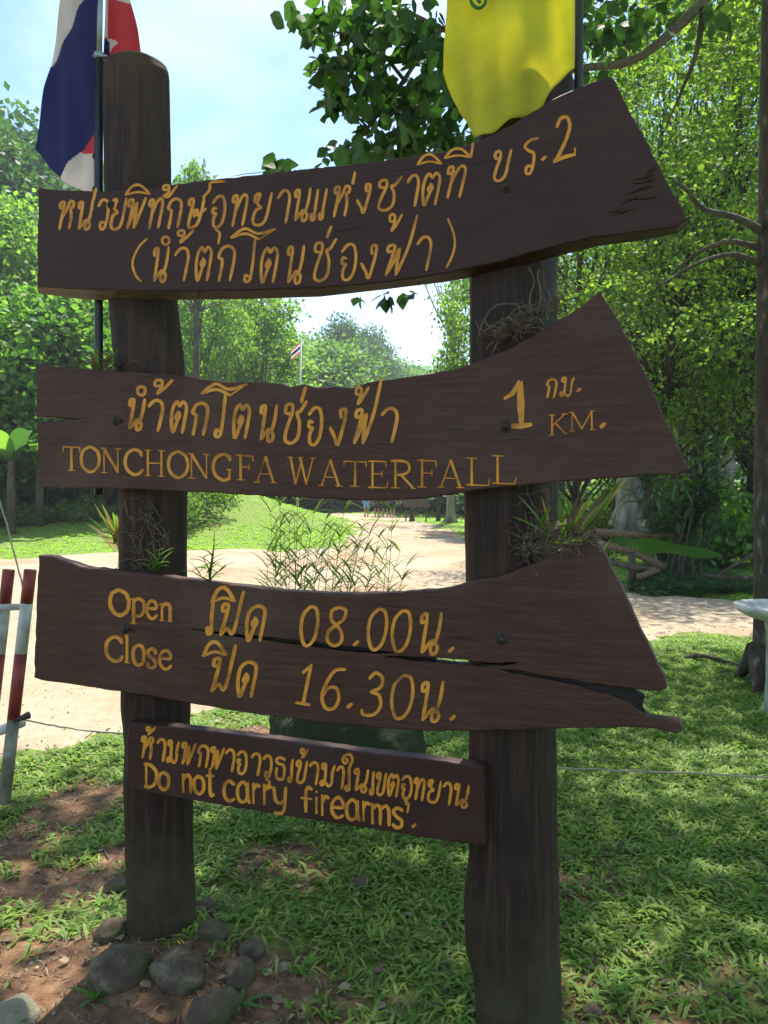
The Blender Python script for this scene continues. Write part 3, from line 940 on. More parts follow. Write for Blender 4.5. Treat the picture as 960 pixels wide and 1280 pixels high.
# ------------------------------------------------------------------ lettering
# strokes in a unit box: x 0..1, y 0 (baseline) .. 1 (top); each stroke (width factor, points, smooth)
def g(*strokes):
    out = []
    for s in strokes:
        if isinstance(s[0], (int, float)): out.append((s[0], list(s[1]), s[2] if len(s) > 2 else True))
        else: out.append((1.0, list(s), True))
    return out
HEAD = [(.24, .80), (.07, .78), (.08, .95), (.27, .99), (.30, .84)]
TH = {
 'ห': g(HEAD + [(.22, .45), (.12, 0)], [(.22, .40), (.50, .72), (.66, .98), (.88, .95), (.86, .78), (.68, .76)], [(.72, .74), (.80, .4), (.72, .0)]),
 'น': g(HEAD + [(.24, .45), (.16, .0)], [(.18, .02), (.50, .26), (.66, .30), (.86, .16), (.80, .0), (.60, -.02), (.56, .18), (.76, .30), (.90, .62), (.96, 1.02)]),
 'ว': g([(.05, .80), (.35, 1.0), (.72, .96), (.88, .72), (.84, .35), (.62, .02), (.32, .02), (.30, .22), (.62, .22)]),
 'ย': g([(.30, .72), (.10, .76), (.14, .96), (.36, .98), (.24, .70), (.44, .55), (.18, .46), (.08, .15), (.26, .0), (.62, .04), (.80, .3), (.96, 1.0)]),
 'พ': g(HEAD + [(.22, .4), (.10, .0)], [(.10, .02), (.38, .5), (.52, .88), (.50, .45), (.46, .0)], [(.46, .02), (.72, .5), (.98, 1.02)]),
 'ฟ': g(HEAD + [(.20, .4), (.10, .0)], [(.10, .02), (.36, .5), (.48, .88), (.46, .45), (.46, .0)], [(.46, .02), (.66, .5), (.84, 1.1), (.98, 1.95)]),
 'ท': g(HEAD + [(.24, .45), (.14, .0)], [(.22, .42), (.50, .85), (.74, 1.0), (.90, .86), (.82, .4), (.72, .0)]),
 'ก': g([(.16, .0), (.26, .38), (.26, .62), (.06, .70), (.24, .94), (.60, 1.0), (.90, .86), (.90, .5), (.76, .0)]),
 'ษ': g(HEAD + [(.20, .5), (.12, .06), (.36, .0), (.62, .12), (.80, .5), (.90, 1.0)], [(.40, .36), (.36, .56), (.56, .58), (.58, .40), (1.04, .62)]),
 'ร': g([(.98, 1.0), (.5, .96), (.16, .80), (.44, .66), (.76, .58), (.78, .3), (.62, .02), (.34, .02), (.36, .2), (.62, .22)]),
 'อ': g([(.36, .60), (.14, .62), (.12, .46), (.34, .44), (.20, .28), (.22, .04), (.52, -.02), (.82, .18), (.92, .6), (.76, .96), (.40, 1.0), (.06, .80)]),
 'า': g([(.0, .80), (.35, 1.0), (.75, .98), (.92, .76), (.84, .4), (.70, .0)]),
 'เ': g([(.55, .14), (.20, .16), (.22, -.02), (.56, .0), (.62, .2), (.62, .6), (.74, 1.0)]),
 'แ': g([(.22, .14), (.05, .14), (.08, -.02), (.24, .0), (.26, .3), (.36, .95)], [(.72, .14), (.56, .14), (.58, -.02), (.74, .0), (.76, .3), (.90, .95)]),
 'ง': g([(.62, .72), (.58, .94), (.84, .96), (.84, .74), (.72, .4), (.50, .0), (.32, .2), (.02, .46)]),
 'ช': g([(.34, .72), (.12, .76), (.14, .94), (.36, .96), (.40, .76), (.22, .36), (.18, .06), (.46, -.02), (.72, .14), (.74, .5), (.60, .76), (.74, .80), (.98, 1.06)]),
 'ข': g([(.34, .72), (.12, .76), (.14, .94), (.36, .96), (.40, .76), (.22, .36), (.18, .06), (.46, -.02), (.74, .14), (.84, .5), (.96, 1.0)]),
 'ต': g([(.44, .62), (.34, .5), (.46, .42), (.56, .56), (.44, .68)], [(.46, .42), (.32, .18), (.18, .0), (.06, .42), (.12, .80), (.34, 1.0), (.52, .86), (.72, 1.0), (.94, .84), (.88, .4), (.78, .0)]),
 'ด': g([(.44, .62), (.34, .5), (.46, .42), (.56, .56), (.44, .68)], [(.46, .42), (.32, .18), (.18, .0), (.06, .42), (.14, .82), (.46, 1.0), (.80, .98), (.96, .82), (.88, .4), (.78, .0)]),
 'ม': g([(.30, .80), (.10, .80), (.12, .97), (.32, .98), (.34, .7), (.30, .2), (.12, .0), (.02, .14), (.24, .20), (.60, .0), (.80, .2), (.82, .6), (.96, 1.0)]),
 'ธ': g([(.92, .92), (.5, 1.0), (.14, .88), (.30, .72), (.78, .66), (.90, .4), (.78, .04), (.34, .0), (.16, .2), (.20, .5)]),
 'ป': g([(.30, .78), (.12, .80), (.14, .98), (.36, .98), (.34, .74), (.22, .3), (.14, .0)], [(.14, .02), (.40, .22), (.62, .04), (.76, .3), (.90, 1.0), (.98, 1.40)]),
 'ใ': g([(.55, .14), (.20, .16), (.22, -.02), (.56, .0), (.62, .2), (.56, .9), (.70, 1.15), (.95, 1.4), (.7, 1.62), (.1, 1.6), (-.3, 1.36), (.0, 1.2), (.3, 1.34), (.1, 1.45)]),
 'โ': g([(.44, .16), (.22, .20), (.20, .0), (.46, -.02), (.60, .12), (.70, .6), (.78, 1.45)]),
 'wing': g([(.0, .25), (.30, .95), (.60, .55), (.98, .92)], [(.0, .22), (.32, .55), (.62, .10)], (.7, [(.62, .12), (.98, .90)], False)),
 'i': g((1, [(.0, .0), (.28, .85), (.62, .92), (1.0, .08)], True), (.8, [(.02, .02), (.5, .30), (.98, .08)], True)),
 'ii': g((1, [(.0, .0), (.28, .80), (.62, .86), (.96, .08)], True), (.8, [(.02, .02), (.5, .28), (.94, .08)], True), [(.94, .05), (1.0, .7), (1.04, 1.5)]),
 'tick': g([(.2, .0), (.5, .5), (.8, 1.0)]),
 'tho': g([(.40, .60), (.10, .62), (.14, .96), (.44, .94), (.42, .5), (.2, .05), (.6, .45), (1.0, 1.0)]),
 'han': g([(.40, .66), (.10, .66), (.14, .98), (.44, .96), (.40, .4), (.12, .14), (.42, .08), (1.0, 1.0)]),
 'kar': g([(.0, .0), (.30, .45), (.34, .9), (.62, .98), (1.0, 1.0)]),
 'ring': g([(.5, 1), (.1, .82), (.05, .3), (.5, 0), (.95, .3), (.9, .82), (.5, 1)]),
 'u': g([(.15, 1.0), (.5, .85), (.75, .65), (.55, .0)]),
 '(': g((.75, [(1.0, 1.0), (.45, .82), (.05, .5), (.25, .2), (.75, .0)], True)),
 ')': g((.75, [(.05, 1.0), (.75, .7), (.95, .45), (.6, .2), (.0, .0)], True)),
 # digits
 '0': g([(.5, 1.0), (.12, .78), (.02, .4), (.2, .04), (.5, -.01), (.84, .2), (.98, .6), (.85, .94), (.5, 1.0)]),
 '8': g([(.6, .98), (.22, .90), (.2, .66), (.5, .52), (.78, .34), (.78, .1), (.42, .0), (.06, .12), (.08, .36), (.45, .52), (.86, .68), (.94, .9), (.6, .98)]),
 '1': g((1, [(.35, .80), (.62, .90), (.88, 1.0)], False), (1, [(.86, 1.0), (.6, .4), (.46, .03)], True), (1, [(.0, .06), (.5, .03), (.86, .0)], False)),
 '6': g([(1.0, .95), (.55, .92), (.2, .6), (.06, .28), (.26, .02), (.62, .02), (.80, .26), (.66, .50), (.3, .50), (.08, .30)]),
 '3': g([(.28, .86), (.6, 1.0), (.94, .88), (.88, .66), (.4, .54)], [(.4, .54), (.82, .46), (.92, .2), (.6, .0), (.1, .0), (.0, .12)]),
 '2': g([(.05, .80), (.2, .98), (.50, 1.0), (.66, .80), (.52, .5), (.2, .15), (.02, .02)], (1.25, [(.02, .03), (.5, .12), (.98, .16)], False), (.8, [(.98, .14), (.98, .3)], False)),
 'B1': g((1.9, [(.62, .96), (.64, .5), (.66, .04)], False), (1.2, [(.60, .98), (.35, .72), (.08, .62)], False), (1.5, [(.22, .03), (.6, .02), (1.0, .06)], False)),
 '.': None,
}
def serif(x, y, w=.22): return (.55, [(x - w, y), (x + w, y)], False)
SE = {
 'T': g((1.35, [(.5, .0), (.5, .96)], False), (.75, [(.0, .97), (1.0, .97)], False), serif(.5, .0, .2), (.55, [(.02, .97), (.0, .78)], False), (.55, [(.98, .97), (1.0, .78)], False)),
 'O': g((1.1, [(.5, 1), (.14, .82), (.03, .5), (.14, .18), (.5, 0), (.86, .18), (.97, .5), (.86, .82), (.5, 1)], True)),
 'N': g((.65, [(.14, .0), (.14, .98)], False), (1.35, [(.14, .97), (.86, .03)], False), (.65, [(.86, .02), (.86, .98)], False), serif(.14, .0, .15), serif(.1, .98, .12), serif(.86, .98, .15)),
 'C': g((1.15, [(.95, .76), (.8, .94), (.5, 1), (.15, .82), (.03, .5), (.15, .18), (.5, 0), (.82, .06), (.98, .22)], True), (.6, [(.94, .74), (.95, .96)], False)),
 'H': g((1.15, [(.16, .0), (.16, 1.0)], False), (1.15, [(.84, .0), (.84, 1.0)], False), (.7, [(.16, .5), (.84, .5)], False), serif(.16, 0, .16), serif(.16, 1, .16), serif(.84, 0, .16), serif(.84, 1, .16)),
 'G': g((1.15, [(.9, .78), (.75, .95), (.48, 1), (.14, .82), (.03, .5), (.15, .18), (.5, 0), (.75, .04), (.84, .1)], True), (1.1, [(.84, .06), (.84, .42)], False), serif(.84, .42, .16), (.6, [(.9, .76), (.9, .98)], False)),
 'F': g((1.25, [(.24, .0), (.24, 1.0)], False), (.7, [(.0, .98), (.95, .98)], False), (.65, [(.24, .52), (.75, .52)], False), serif(.24, 0, .22), (.6, [(.95, .98), (.98, .76)], False), (.5, [(.75, .42), (.75, .64)], False)),
 'A': g((.65, [(.14, .0), (.5, 1.0)], False), (1.35, [(.5, 1.0), (.86, .0)], False), (.6, [(.26, .33), (.73, .33)], False), serif(.12, 0, .12), serif(.86, 0, .14)),
 'W': g((1.2, [(.10, 1.0), (.28, .0)], False), (.65, [(.28, .0), (.48, .86)], False), (1.2, [(.44, 1.0), (.66, .0)], False), (.65, [(.66, .0), (.9, 1.0)], False), serif(.10, 1, .1), serif(.46, 1, .09), serif(.9, 1, .1)),
 'E': g((1.25, [(.2, .0), (.2, 1.0)], False), (.7, [(.0, .98), (.88, .98)], False), (.65, [(.2, .52), (.7, .52)], False), (.75, [(.0, .02), (.94, .02)], False), (.55, [(.88, .98), (.9, .78)], False), (.55, [(.94, .02), (1.0, .24)], False), (.5, [(.7, .42), (.7, .63)], False)),
 'R': g((1.2, [(.18, .0), (.18, 1.0)], False), (.9, [(.0, .98), (.5, .99), (.74, .88), (.74, .64), (.5, .5), (.18, .48)], True), (1.2, [(.42, .48), (.90, .02)], False), serif(.18, 0, .18), serif(.94, .0, .08)),
 'L': g((1.25, [(.26, .0), (.26, 1.0)], False), (.8, [(.05, .02), (.95, .02)], False), serif(.26, 1, .22), (.6, [(.95, .02), (1.0, .26)], False)),
 'K': g((1.2, [(.18, .0), (.18, 1.0)], False), (.75, [(.2, .45), (.86, .98)], False), (1.15, [(.36, .58), (.9, .02)], False), serif(.18, 0, .16), serif(.18, 1, .16), serif(.86, 1, .13), serif(.92, 0, .1)),
 'M': g((.8, [(.12, .0), (.14, .98)], False), (1.1, [(.14, .97), (.5, .08)], False), (.75, [(.5, .08), (.86, .98)], False), (1.1, [(.86, .98), (.88, .0)], False), serif(.12, 0, .1), serif(.9, 0, .1), serif(.1, .98, .08), serif(.9, .98, .08)),
 'Op': g((1.2, [(.5, 1), (.14, .84), (.03, .5), (.16, .16), (.5, 0), (.86, .16), (.98, .5), (.84, .84), (.5, 1)], True)),
 'p': g((1.2, [(.22, -.38), (.24, .4), (.24, .96)], False), (1.0, [(.24, .82), (.55, 1), (.92, .84), (.95, .4), (.7, .06), (.26, .1)], True), serif(.22, -.38, .2), (.6, [(.0, .9), (.24, .98)], False)),
 'e': g((1.0, [(.12, .56), (.88, .60), (.8, .92), (.45, 1), (.1, .72), (.08, .3), (.4, .0), (.72, .04), (.95, .22)], True)),
 'n': g((1.2, [(.22, .0), (.22, .96)], False), (1.1, [(.22, .76), (.5, .98), (.78, .86), (.82, .5), (.82, .0)], True), serif(.22, 0, .17), serif(.82, 0, .17), (.6, [(.0, .88), (.22, .98)], False)),
 'l': g((1.3, [(.5, .0), (.5, 1.0)], False), serif(.5, 0, .4), (.6, [(.1, .93), (.5, 1.0)], False)),
 'o': g((1.1, [(.5, 1), (.12, .8), (.05, .4), (.2, .08), (.5, 0), (.85, .15), (.95, .6), (.8, .92), (.5, 1)], True)),
 's': g((1.1, [(.88, .74), (.8, .95), (.45, 1), (.12, .82), (.3, .58), (.72, .44), (.9, .2), (.6, .0), (.2, .02), (.06, .24)], True)),
}
HA = {  # round brush hand
 'D': g([(.15, 1), (.15, .02)], [(.0, .98), (.5, .96), (.95, .7), (.95, .3), (.55, .02), (.02, .0)]),
 'o': g([(.5, .98), (.1, .75), (.1, .25), (.5, .02), (.9, .25), (.9, .75), (.5, .98)]),
 'n': g((1, [(.15, .0), (.12, 1)], False), [(.15, .7), (.5, .98), (.85, .8), (.88, .0)]),
 't': g([(.5, 1.0), (.48, .3), (.6, .0), (.95, .06)], (1, [(.05, .72), (.95, .74)], False)),
 'c': g([(.95, .85), (.5, 1), (.1, .75), (.1, .25), (.5, .0), (.95, .12)]),
 'a': g([(.82, .85), (.45, 1), (.08, .7), (.1, .2), (.45, .02), (.82, .25), (.84, 1.0), (.84, .4), (1.0, .0)]),
 'r': g((1, [(.2, .0), (.15, 1)], False), [(.2, .65), (.5, .95), (.95, .88)]),
 'y': g([(.08, 1), (.2, .45), (.5, .32), (.85, .5)], [(.92, 1.05), (.85, .3), (.65, -.1), (.1, -.12)]),
 'f': g([(.95, .92), (.6, 1.0), (.4, .75), (.4, .0)], (1, [(.0, .55), (.9, .55)], False)),
 'i': g((1, [(.5, .0), (.5, .72)], False), (1, [(.45, .95), (.55, .99)], False)),
 'e': g([(.1, .5), (.9, .55), (.78, .92), (.45, 1), (.1, .7), (.1, .25), (.45, .0), (.92, .14)]),
 'm': g((1, [(.08, .0), (.06, 1)], False), [(.1, .75), (.3, .96), (.48, .8), (.48, .0)], [(.5, .75), (.72, .96), (.92, .8), (.94, .0)]),
 's': g([(.92, .88), (.5, 1), (.12, .8), (.4, .55), (.85, .35), (.75, .05), (.3, .0), (.06, .15)]),
 "'": g([(.6, 1), (.4, 0)]),
}

class Lettering:
    def __init__(s, front=0.0): s.mb = MB(); s.front = front; s.k = 0
    def stroke(s, pts, wpx):
        """pts in photo pixels; V-cut ribbon standing 1.4 mm proud at its rims"""
        s.k += 1
        z0 = -(0.0011 + 0.00022 * (s.k % 5))
        # resample
        P = [np.array(pts[0], float)]
        for p in pts[1:]:
            p = np.array(p, float)
            if np.linalg.norm(p - P[-1]) > 0.7: P.append(p)
        if len(P) < 2: return
        n = len(P); rows = []
        w0 = wpx / 2
        for i in range(n):
            t = P[min(i + 1, n - 1)] - P[max(i - 1, 0)]
            L = np.linalg.norm(t)
            if L < 1e-6: t = np.array([1, 0.0])
            else: t = t / L
            nn_ = np.array([-t[1], t[0]])
            ww = w0 * (0.92 + 0.16 * random.random())
            if i == 0: c = P[i] - t * w0 * 0.35; ww *= 0.72
            elif i == n - 1: c = P[i] + t * w0 * 0.35; ww *= 0.6
            else: c = P[i]
            rows.append((c + nn_ * ww, c, c - nn_ * ww))
        vs = []
        for a, c, b in rows:
            A = loc_px(a[0], a[1], s.front); B = loc_px(b[0], b[1], s.front); Cc = loc_px(c[0], c[1], s.front)
            f = s.front
            vs += [(A.x, f + 0.001, A.z), (A.x, f + z0, A.z), (Cc.x, f - 0.0003 + z0 * 0.12, Cc.z), (B.x, f + z0, B.z), (B.x, f + 0.001, B.z)]
        fs = []
        for i in range(n - 1):
            for k in range(4):
                fs.append((i * 5 + k, i * 5 + k + 1, i * 5 + k + 6, i * 5 + k + 5))
        fs += [(0, 1, 2), (2, 3, 4), (0, 2, 4)]
        m_ = (n - 1) * 5
        fs += [(m_, m_ + 2, m_ + 1), (m_ + 2, m_ + 4, m_ + 3), (m_, m_ + 4, m_ + 2)]
        s.mb.add(vs, fs)
    def glyph(s, G, x0, x1, yt, yb, w, slant=0.0, drop=0.0):
        if G is None:
            cx, cy = (x0 + x1) / 2, (yt + yb) / 2
            r_ = max(2.2, (x1 - x0) / 2)
            s.stroke([(cx - r_ * .8, cy + r_ * .7), (cx, cy), (cx + r_ * .8, cy - r_ * .7)], r_ * 1.5)
            return
        for wf, pts, sm in G:
            q = []
            for x, y in pts:
                xs = x * (1 - slant) + slant * y
                px = x0 + (x1 - x0) * xs
                q.append((px, yb - (yb - yt) * y + drop * (xs - .5)))
            if sm and len(q) > 2: q = catmull(q, 4)
            s.stroke(q, w * wf)
    def build(s, parent, label):
        o = s.mb.build('lettering', M['letter'], parent)
        bm = bmesh.new(); bm.from_mesh(o.data); bmesh.ops.recalc_face_normals(bm, faces=bm.faces); bm.to_mesh(o.data); bm.free()
        o['label'] = label
        return o

random.seed(5)
W1 = 3.7
L = Lettering()
for ch, x0, x1, yt, yb in [('ห', 72, 95, 252, 286), ('น', 96, 117, 252, 286), ('ว', 121, 138, 250, 286), ('ย', 137, 159, 249, 286), ('พ', 157, 183, 249, 285), ('ท', 184, 206, 249, 285), ('ก', 208, 229, 249, 285),
    ('ษ', 233, 258, 248, 284), ('อ', 263, 284, 246, 283), ('ท', 288, 312, 244, 282), ('ย', 314, 341, 242, 281), ('า', 346, 364, 239, 279), ('น', 366, 389, 237, 275), ('แ', 388, 411, 235, 273), ('ห', 415, 440, 233, 270),
    ('ง', 445, 466, 230, 266), ('ช', 468, 503, 224, 262), ('า', 508, 525, 220, 258), ('ต', 526, 552, 217, 256), ('ท', 556, 585, 208, 247), ('ข', 614, 640, 188, 225), ('ร', 651, 673, 174, 217), ('2', 692, 722, 147, 203)]:
    L.glyph(TH[ch], x0, x1, yt, yb, W1 if ch != '2' else 4.4, 0.12, -2)
L.glyph(TH['tick'], 116, 121, 236, 250, W1); L.glyph(TH['i'], 157, 188, 231, 244, 3.2); L.glyph(TH['han'], 203, 222, 232, 247, 3.2)
L.glyph(TH['kar'], 254, 281, 227, 247, 3.2); L.glyph(TH['u'], 268, 277, 286, 305, 3.2); L.glyph(TH['tick'], 440, 445, 215, 230, W1)
L.glyph(TH['i'], 522, 552, 193, 206, 3.2); L.glyph(TH['ii'], 556, 590, 185, 198, 3.2); L.glyph(None, 677, 683, 195, 201, 3)
L.build(B1, 'carved ochre upper line of Thai writing ending in 2')
L = Lettering()
for ch, x0, x1, yt, yb in [('(', 164, 184, 299, 353), ('น', 190, 212, 310, 351), ('า', 217, 238, 311, 351), ('ต', 243, 266, 309, 351), ('ก', 270, 296, 308, 351), ('โ', 303, 322, 316, 351), ('ต', 324, 349, 310, 353), ('น', 357, 381, 308, 353),
    ('ช', 388, 421, 302, 350), ('อ', 424, 448, 306, 349), ('ง', 450, 474, 306, 348), ('ฟ', 479, 518, 306, 344), ('า', 520, 541, 297, 338), (')', 558, 570, 273, 334)]:
    L.glyph(TH[ch], x0, x1, yt, yb, W1, 0.12, -1)
L.glyph(TH['wing'], 289, 346, 285, 301, 3.4); L.glyph(TH['ring'], 203, 212, 296, 306, 3.4); L.glyph(TH['tho'], 221, 242, 288, 304, 3.2); L.glyph(TH['tick'], 407, 416, 283, 297, W1); L.glyph(TH['tho'], 486, 503, 268, 290, 3.2)
L.build(B1, 'carved ochre lower line of Thai writing in brackets')
L = Lettering()
for ch, x0, x1, yt, yb in [('น', 159, 182, 499, 536), ('า', 184, 206, 501, 539), ('ต', 212, 235, 502, 541), ('ก', 238, 262, 504, 544), ('โ', 266, 285, 508, 545), ('ต', 290, 314, 506, 548), ('น', 323, 347, 507, 550),
    ('ช', 351, 384, 504, 553), ('อ', 383, 405, 510, 555), ('ง', 411, 436, 510, 556), ('ฟ', 440, 474, 512, 555), ('า', 475, 499, 511, 553)]:
    L.glyph(TH[ch], x0, x1, yt, yb, 4.3, 0.12, 1)
L.glyph(TH['wing'], 252, 310, 479, 496, 4.0); L.glyph(TH['ring'], 172, 182, 483, 494, 4.0); L.glyph(TH['tho'], 192, 216, 475, 493, 3.8); L.glyph(TH['tick'], 375, 384, 484, 503, 4.4); L.glyph(TH['tho'], 444, 461, 484, 506, 3.8)
L.build(B2, 'carved ochre Thai waterfall name')
L = Lettering()
for ch, x0, x1, yt, yb in [('T', 79, 100, 558, 588), ('O', 101, 125, 558, 590), ('N', 127, 151, 560, 591), ('C', 156, 179, 562, 593), ('H', 181, 206, 563, 595), ('O', 210, 236, 564, 597), ('N', 236, 262, 567, 598), ('G', 266, 291, 568, 600),
    ('F', 296, 317, 569, 600), ('A', 318, 346, 571, 603), ('W', 360, 395, 572, 605), ('A', 398, 428, 575, 607), ('T', 430, 458, 576, 608), ('E', 461, 485, 576, 610), ('R', 489, 519, 576, 610), ('F', 522, 546, 575, 609), ('A', 547, 580, 575, 609),
    ('L', 582, 612, 573, 607), ('L', 614, 645, 570, 605)]:
    L.glyph(SE[ch], x0, x1, yt, yb, 3.5, 0, 1)
L.build(B2, 'carved ochre serif capitals reading TONCHONGFA WATERFALL')
L = Lettering()
L.glyph(TH['B1'], 628, 664, 476, 534, 5.0)
for ch, x0, x1, yt, yb in [('ก', 682, 697, 474, 497), ('ม', 700, 718, 472, 495)]: L.glyph(TH[ch], x0, x1, yt, yb, 3.0, .1)
L.glyph(None, 721, 726, 485, 490, 3)
L.glyph(SE['K'], 686, 709, 518, 543, 3.2, 0, -2); L.glyph(SE['M'], 711, 744, 514, 538, 3.0, 0, -2); L.glyph(None, 750, 757, 528, 535, 3)
L.build(B2, 'carved ochre distance reading 1 and KM')
L = Lettering()
for ch, x0, x1, yt, yb in [('Op', 137, 162, 737, 769), ('p', 163, 181, 748, 771), ('e', 183, 197, 751, 773), ('n', 199, 216, 754, 776)]: L.glyph(SE[ch], x0, x1, yt, yb, 3.9, 0, 1.5)
for ch, x0, x1, yt, yb in [('C', 132, 154, 796, 826), ('l', 155, 163, 794, 828), ('o', 166, 181, 806, 831), ('s', 184, 196, 811, 834), ('e', 199, 215, 813, 836)]: L.glyph(SE[ch], x0, x1, yt, yb, 3.9, 0, 1.5)
L.build(B3, 'carved ochre words Open and Close')
L = Lettering()
L.glyph(TH['เ'], 257, 270, 752, 791, 4.6, .1); L.glyph(TH['ป'], 272, 304, 755, 794, 4.6, .12); L.glyph(TH['i'], 265, 294, 734, 753, 4.6); L.glyph(TH['ด'], 306, 333, 758, 801, 4.6, .1)
L.glyph(TH['ป'], 261, 294, 823, 864, 4.6, .12); L.glyph(TH['i'], 254, 283, 802, 820, 4.6); L.glyph(TH['ด'], 295, 322, 828, 871, 4.6, .1)
L.build(B3, 'carved ochre Thai words for open and close')
L = Lettering()
for ch, x0, x1, yt, yb in [('0', 375, 399, 758, 806), ('8', 408, 434, 758, 807), ('0', 459, 485, 761, 811), ('0', 489, 515, 763, 813)]: L.glyph(TH[ch], x0, x1, yt, yb, 4.2, .1)
L.glyph(TH['น'], 523, 553, 767, 816, 4.4, .1)
for x, y in ((445, 804), (564, 812), (437, 882), (566, 897)): L.glyph(None, x - 3.4, x + 3.4, y - 3.4, y + 3.4, 4)
for ch, x0, x1, yt, yb in [('1', 370, 392, 831, 881), ('6', 400, 432, 834, 886), ('3', 452, 480, 841, 893), ('0', 488, 518, 844, 897)]: L.glyph(TH[ch], x0, x1, yt, yb, 4.2, .1)
L.glyph(TH['น'], 524, 555, 853, 900, 4.4, .1)
L.build(B3, 'carved ochre times 08.00 and 16.30')
L = Lettering(-0.004)
def z8(X): return 140 + X / 1.92
def z8y(Y): return 890 + Y / 1.92
for ch, a, b in [('ห', 70, 102), ('า', 108, 130), ('ม', 132, 162), ('พ', 166, 202), ('ก', 205, 234), ('พ', 236, 270), ('า', 272, 296), ('อ', 299, 326), ('า', 334, 358), ('ว', 362, 386), ('ธ', 390, 418), ('เ', 422, 438), ('ข', 440, 470), ('า', 474, 497),
               ('ม', 500, 536), ('า', 540, 558), ('ใ', 558, 578), ('น', 580, 616), ('เ', 618, 632), ('ข', 633, 659), ('ต', 661, 690), ('อ', 693, 722), ('ท', 725, 753), ('ย', 756, 791), ('า', 795, 816), ('น', 820, 858)]:
    yb = 112 + (a - 70) * 120 / 788
    L.glyph(TH[ch], z8(a), z8(b), z8y(yb - 52), z8y(yb), 3.5, .06, (b - a) * .15 / 1.92)
L.glyph(TH['tho'], z8(82), z8(104), z8y(36), z8y(56), 2.9); L.glyph(TH['tho'], z8(452), z8(472), z8y(88), z8y(112), 2.9)
L.glyph(TH['u'], z8(368), z8(382), z8y(160), z8y(186), 2.9); L.glyph(TH['u'], z8(700), z8(716), z8y(212), z8y(242), 2.9)
for ch, a, b, yt, yb in [('D', 78, 108, 125, 180), ('o', 112, 138, 143, 187), ('n', 168, 192, 150, 193), ('o', 196, 222, 152, 197), ('t', 226, 246, 135, 200), ('c', 268, 295, 165, 213), ('a', 300, 330, 168, 217), ('r', 336, 356, 172, 220), ('r', 362, 384, 174, 223),
                        ('y', 386, 420, 182, 236), ('f', 455, 482, 180, 240), ('i', 485, 497, 190, 243), ('r', 501, 522, 200, 248), ('e', 526, 558, 205, 253), ('a', 562, 594, 210, 259), ('r', 600, 620, 215, 262), ('m', 622, 668, 222, 270), ('s', 672, 700, 230, 277), ("'", 704, 710, 208, 222)]:
    L.glyph(HA[ch], z8(a), z8(b), z8y(yt), z8y(yb), 4.2, 0, (b - a) * .12 / 1.92)
L.glyph(None, z8(720), z8(730), z8y(267), z8y(277), 3)
L.build(B4, 'painted ochre Thai line and the words Do not carry firearms')

def sw(px, py, off):
    """world point on a plane off metres behind the boards' front"""
    p = loc_px(px, py, off)
    return ORG + E1 * p.x + NF * off + Vector((0, 0, p.z))

# ------------------------------------------------------------------ flags
def cloth(name, outline, off, mats, matfn, parent, wave=0.02, freq=3.0, step=4.0, seed=0, orgw=None, thick=0.0015, ph=0.0):
    """cloth sheet filling a pixel outline on a sign-parallel plane, rippled in depth"""
    xs = [p[0] for p in outline]; ys = [p[1] for p in outline]
    gx = np.arange(min(xs) - step, max(xs) + 2 * step, step); gy = np.arange(min(ys) - step, max(ys) + 2 * step, step)
    P = catmull(outline, 3, True) if False else outline
    ids = {}; vs = []; fs = []; ms = []
    X, Y = np.meshgrid((gx[:-1] + gx[1:]) / 2, (gy[:-1] + gy[1:]) / 2)
    ins = inside_poly(X, Y, P)
    segs = [(np.array(P[i], float), np.array(P[(i + 1) % len(P)], float)) for i in range(len(P))]
    inner = np.zeros((len(gy), len(gx)), int)
    for j in range(len(gy) - 1):
        for i in range(len(gx) - 1):
            if ins[j, i]:
                for a, b in ((j, i), (j, i + 1), (j + 1, i), (j + 1, i + 1)): inner[a, b] += 1
    def vert(j, i):
        if (j, i) in ids: return ids[(j, i)]
        x, y = gx[i], gy[j]
        if inner[j, i] < 4:
            best = None; q = np.array([x, y])
            for a, b in segs:
                ab = b - a; t = np.clip(np.dot(q - a, ab) / (np.dot(ab, ab) + 1e-9), 0, 1); c = a + ab * t
                dd = np.linalg.norm(q - c)
                if best is None or dd < best[0]: best = (dd, c)
            x, y = best[1]
        o_ = off + wave * (math.sin(freq * x / 40 + y / 90 + ph) + 0.45 * math.sin(freq * 2.1 * x / 40 - y / 60 + 1 + ph))
        p = loc_px(x, y, off)
        ids[(j, i)] = len(vs); vs.append((p.x, o_, p.z))
        return ids[(j, i)]
    for j in range(len(gy) - 1):
        for i in range(len(gx) - 1):
            if ins[j, i]:
                fs.append((vert(j, i), vert(j + 1, i), vert(j + 1, i + 1), vert(j, i + 1)))
                ms.append(matfn(X[j, i], Y[j, i]))
    mb = MB(); mb.v = vs; mb.f = fs; mb.m = ms
    o = mb.build(name, mats, parent, True)
    md = o.modifiers.new('thick', 'SOLIDIFY'); md.thickness = thick
    return o

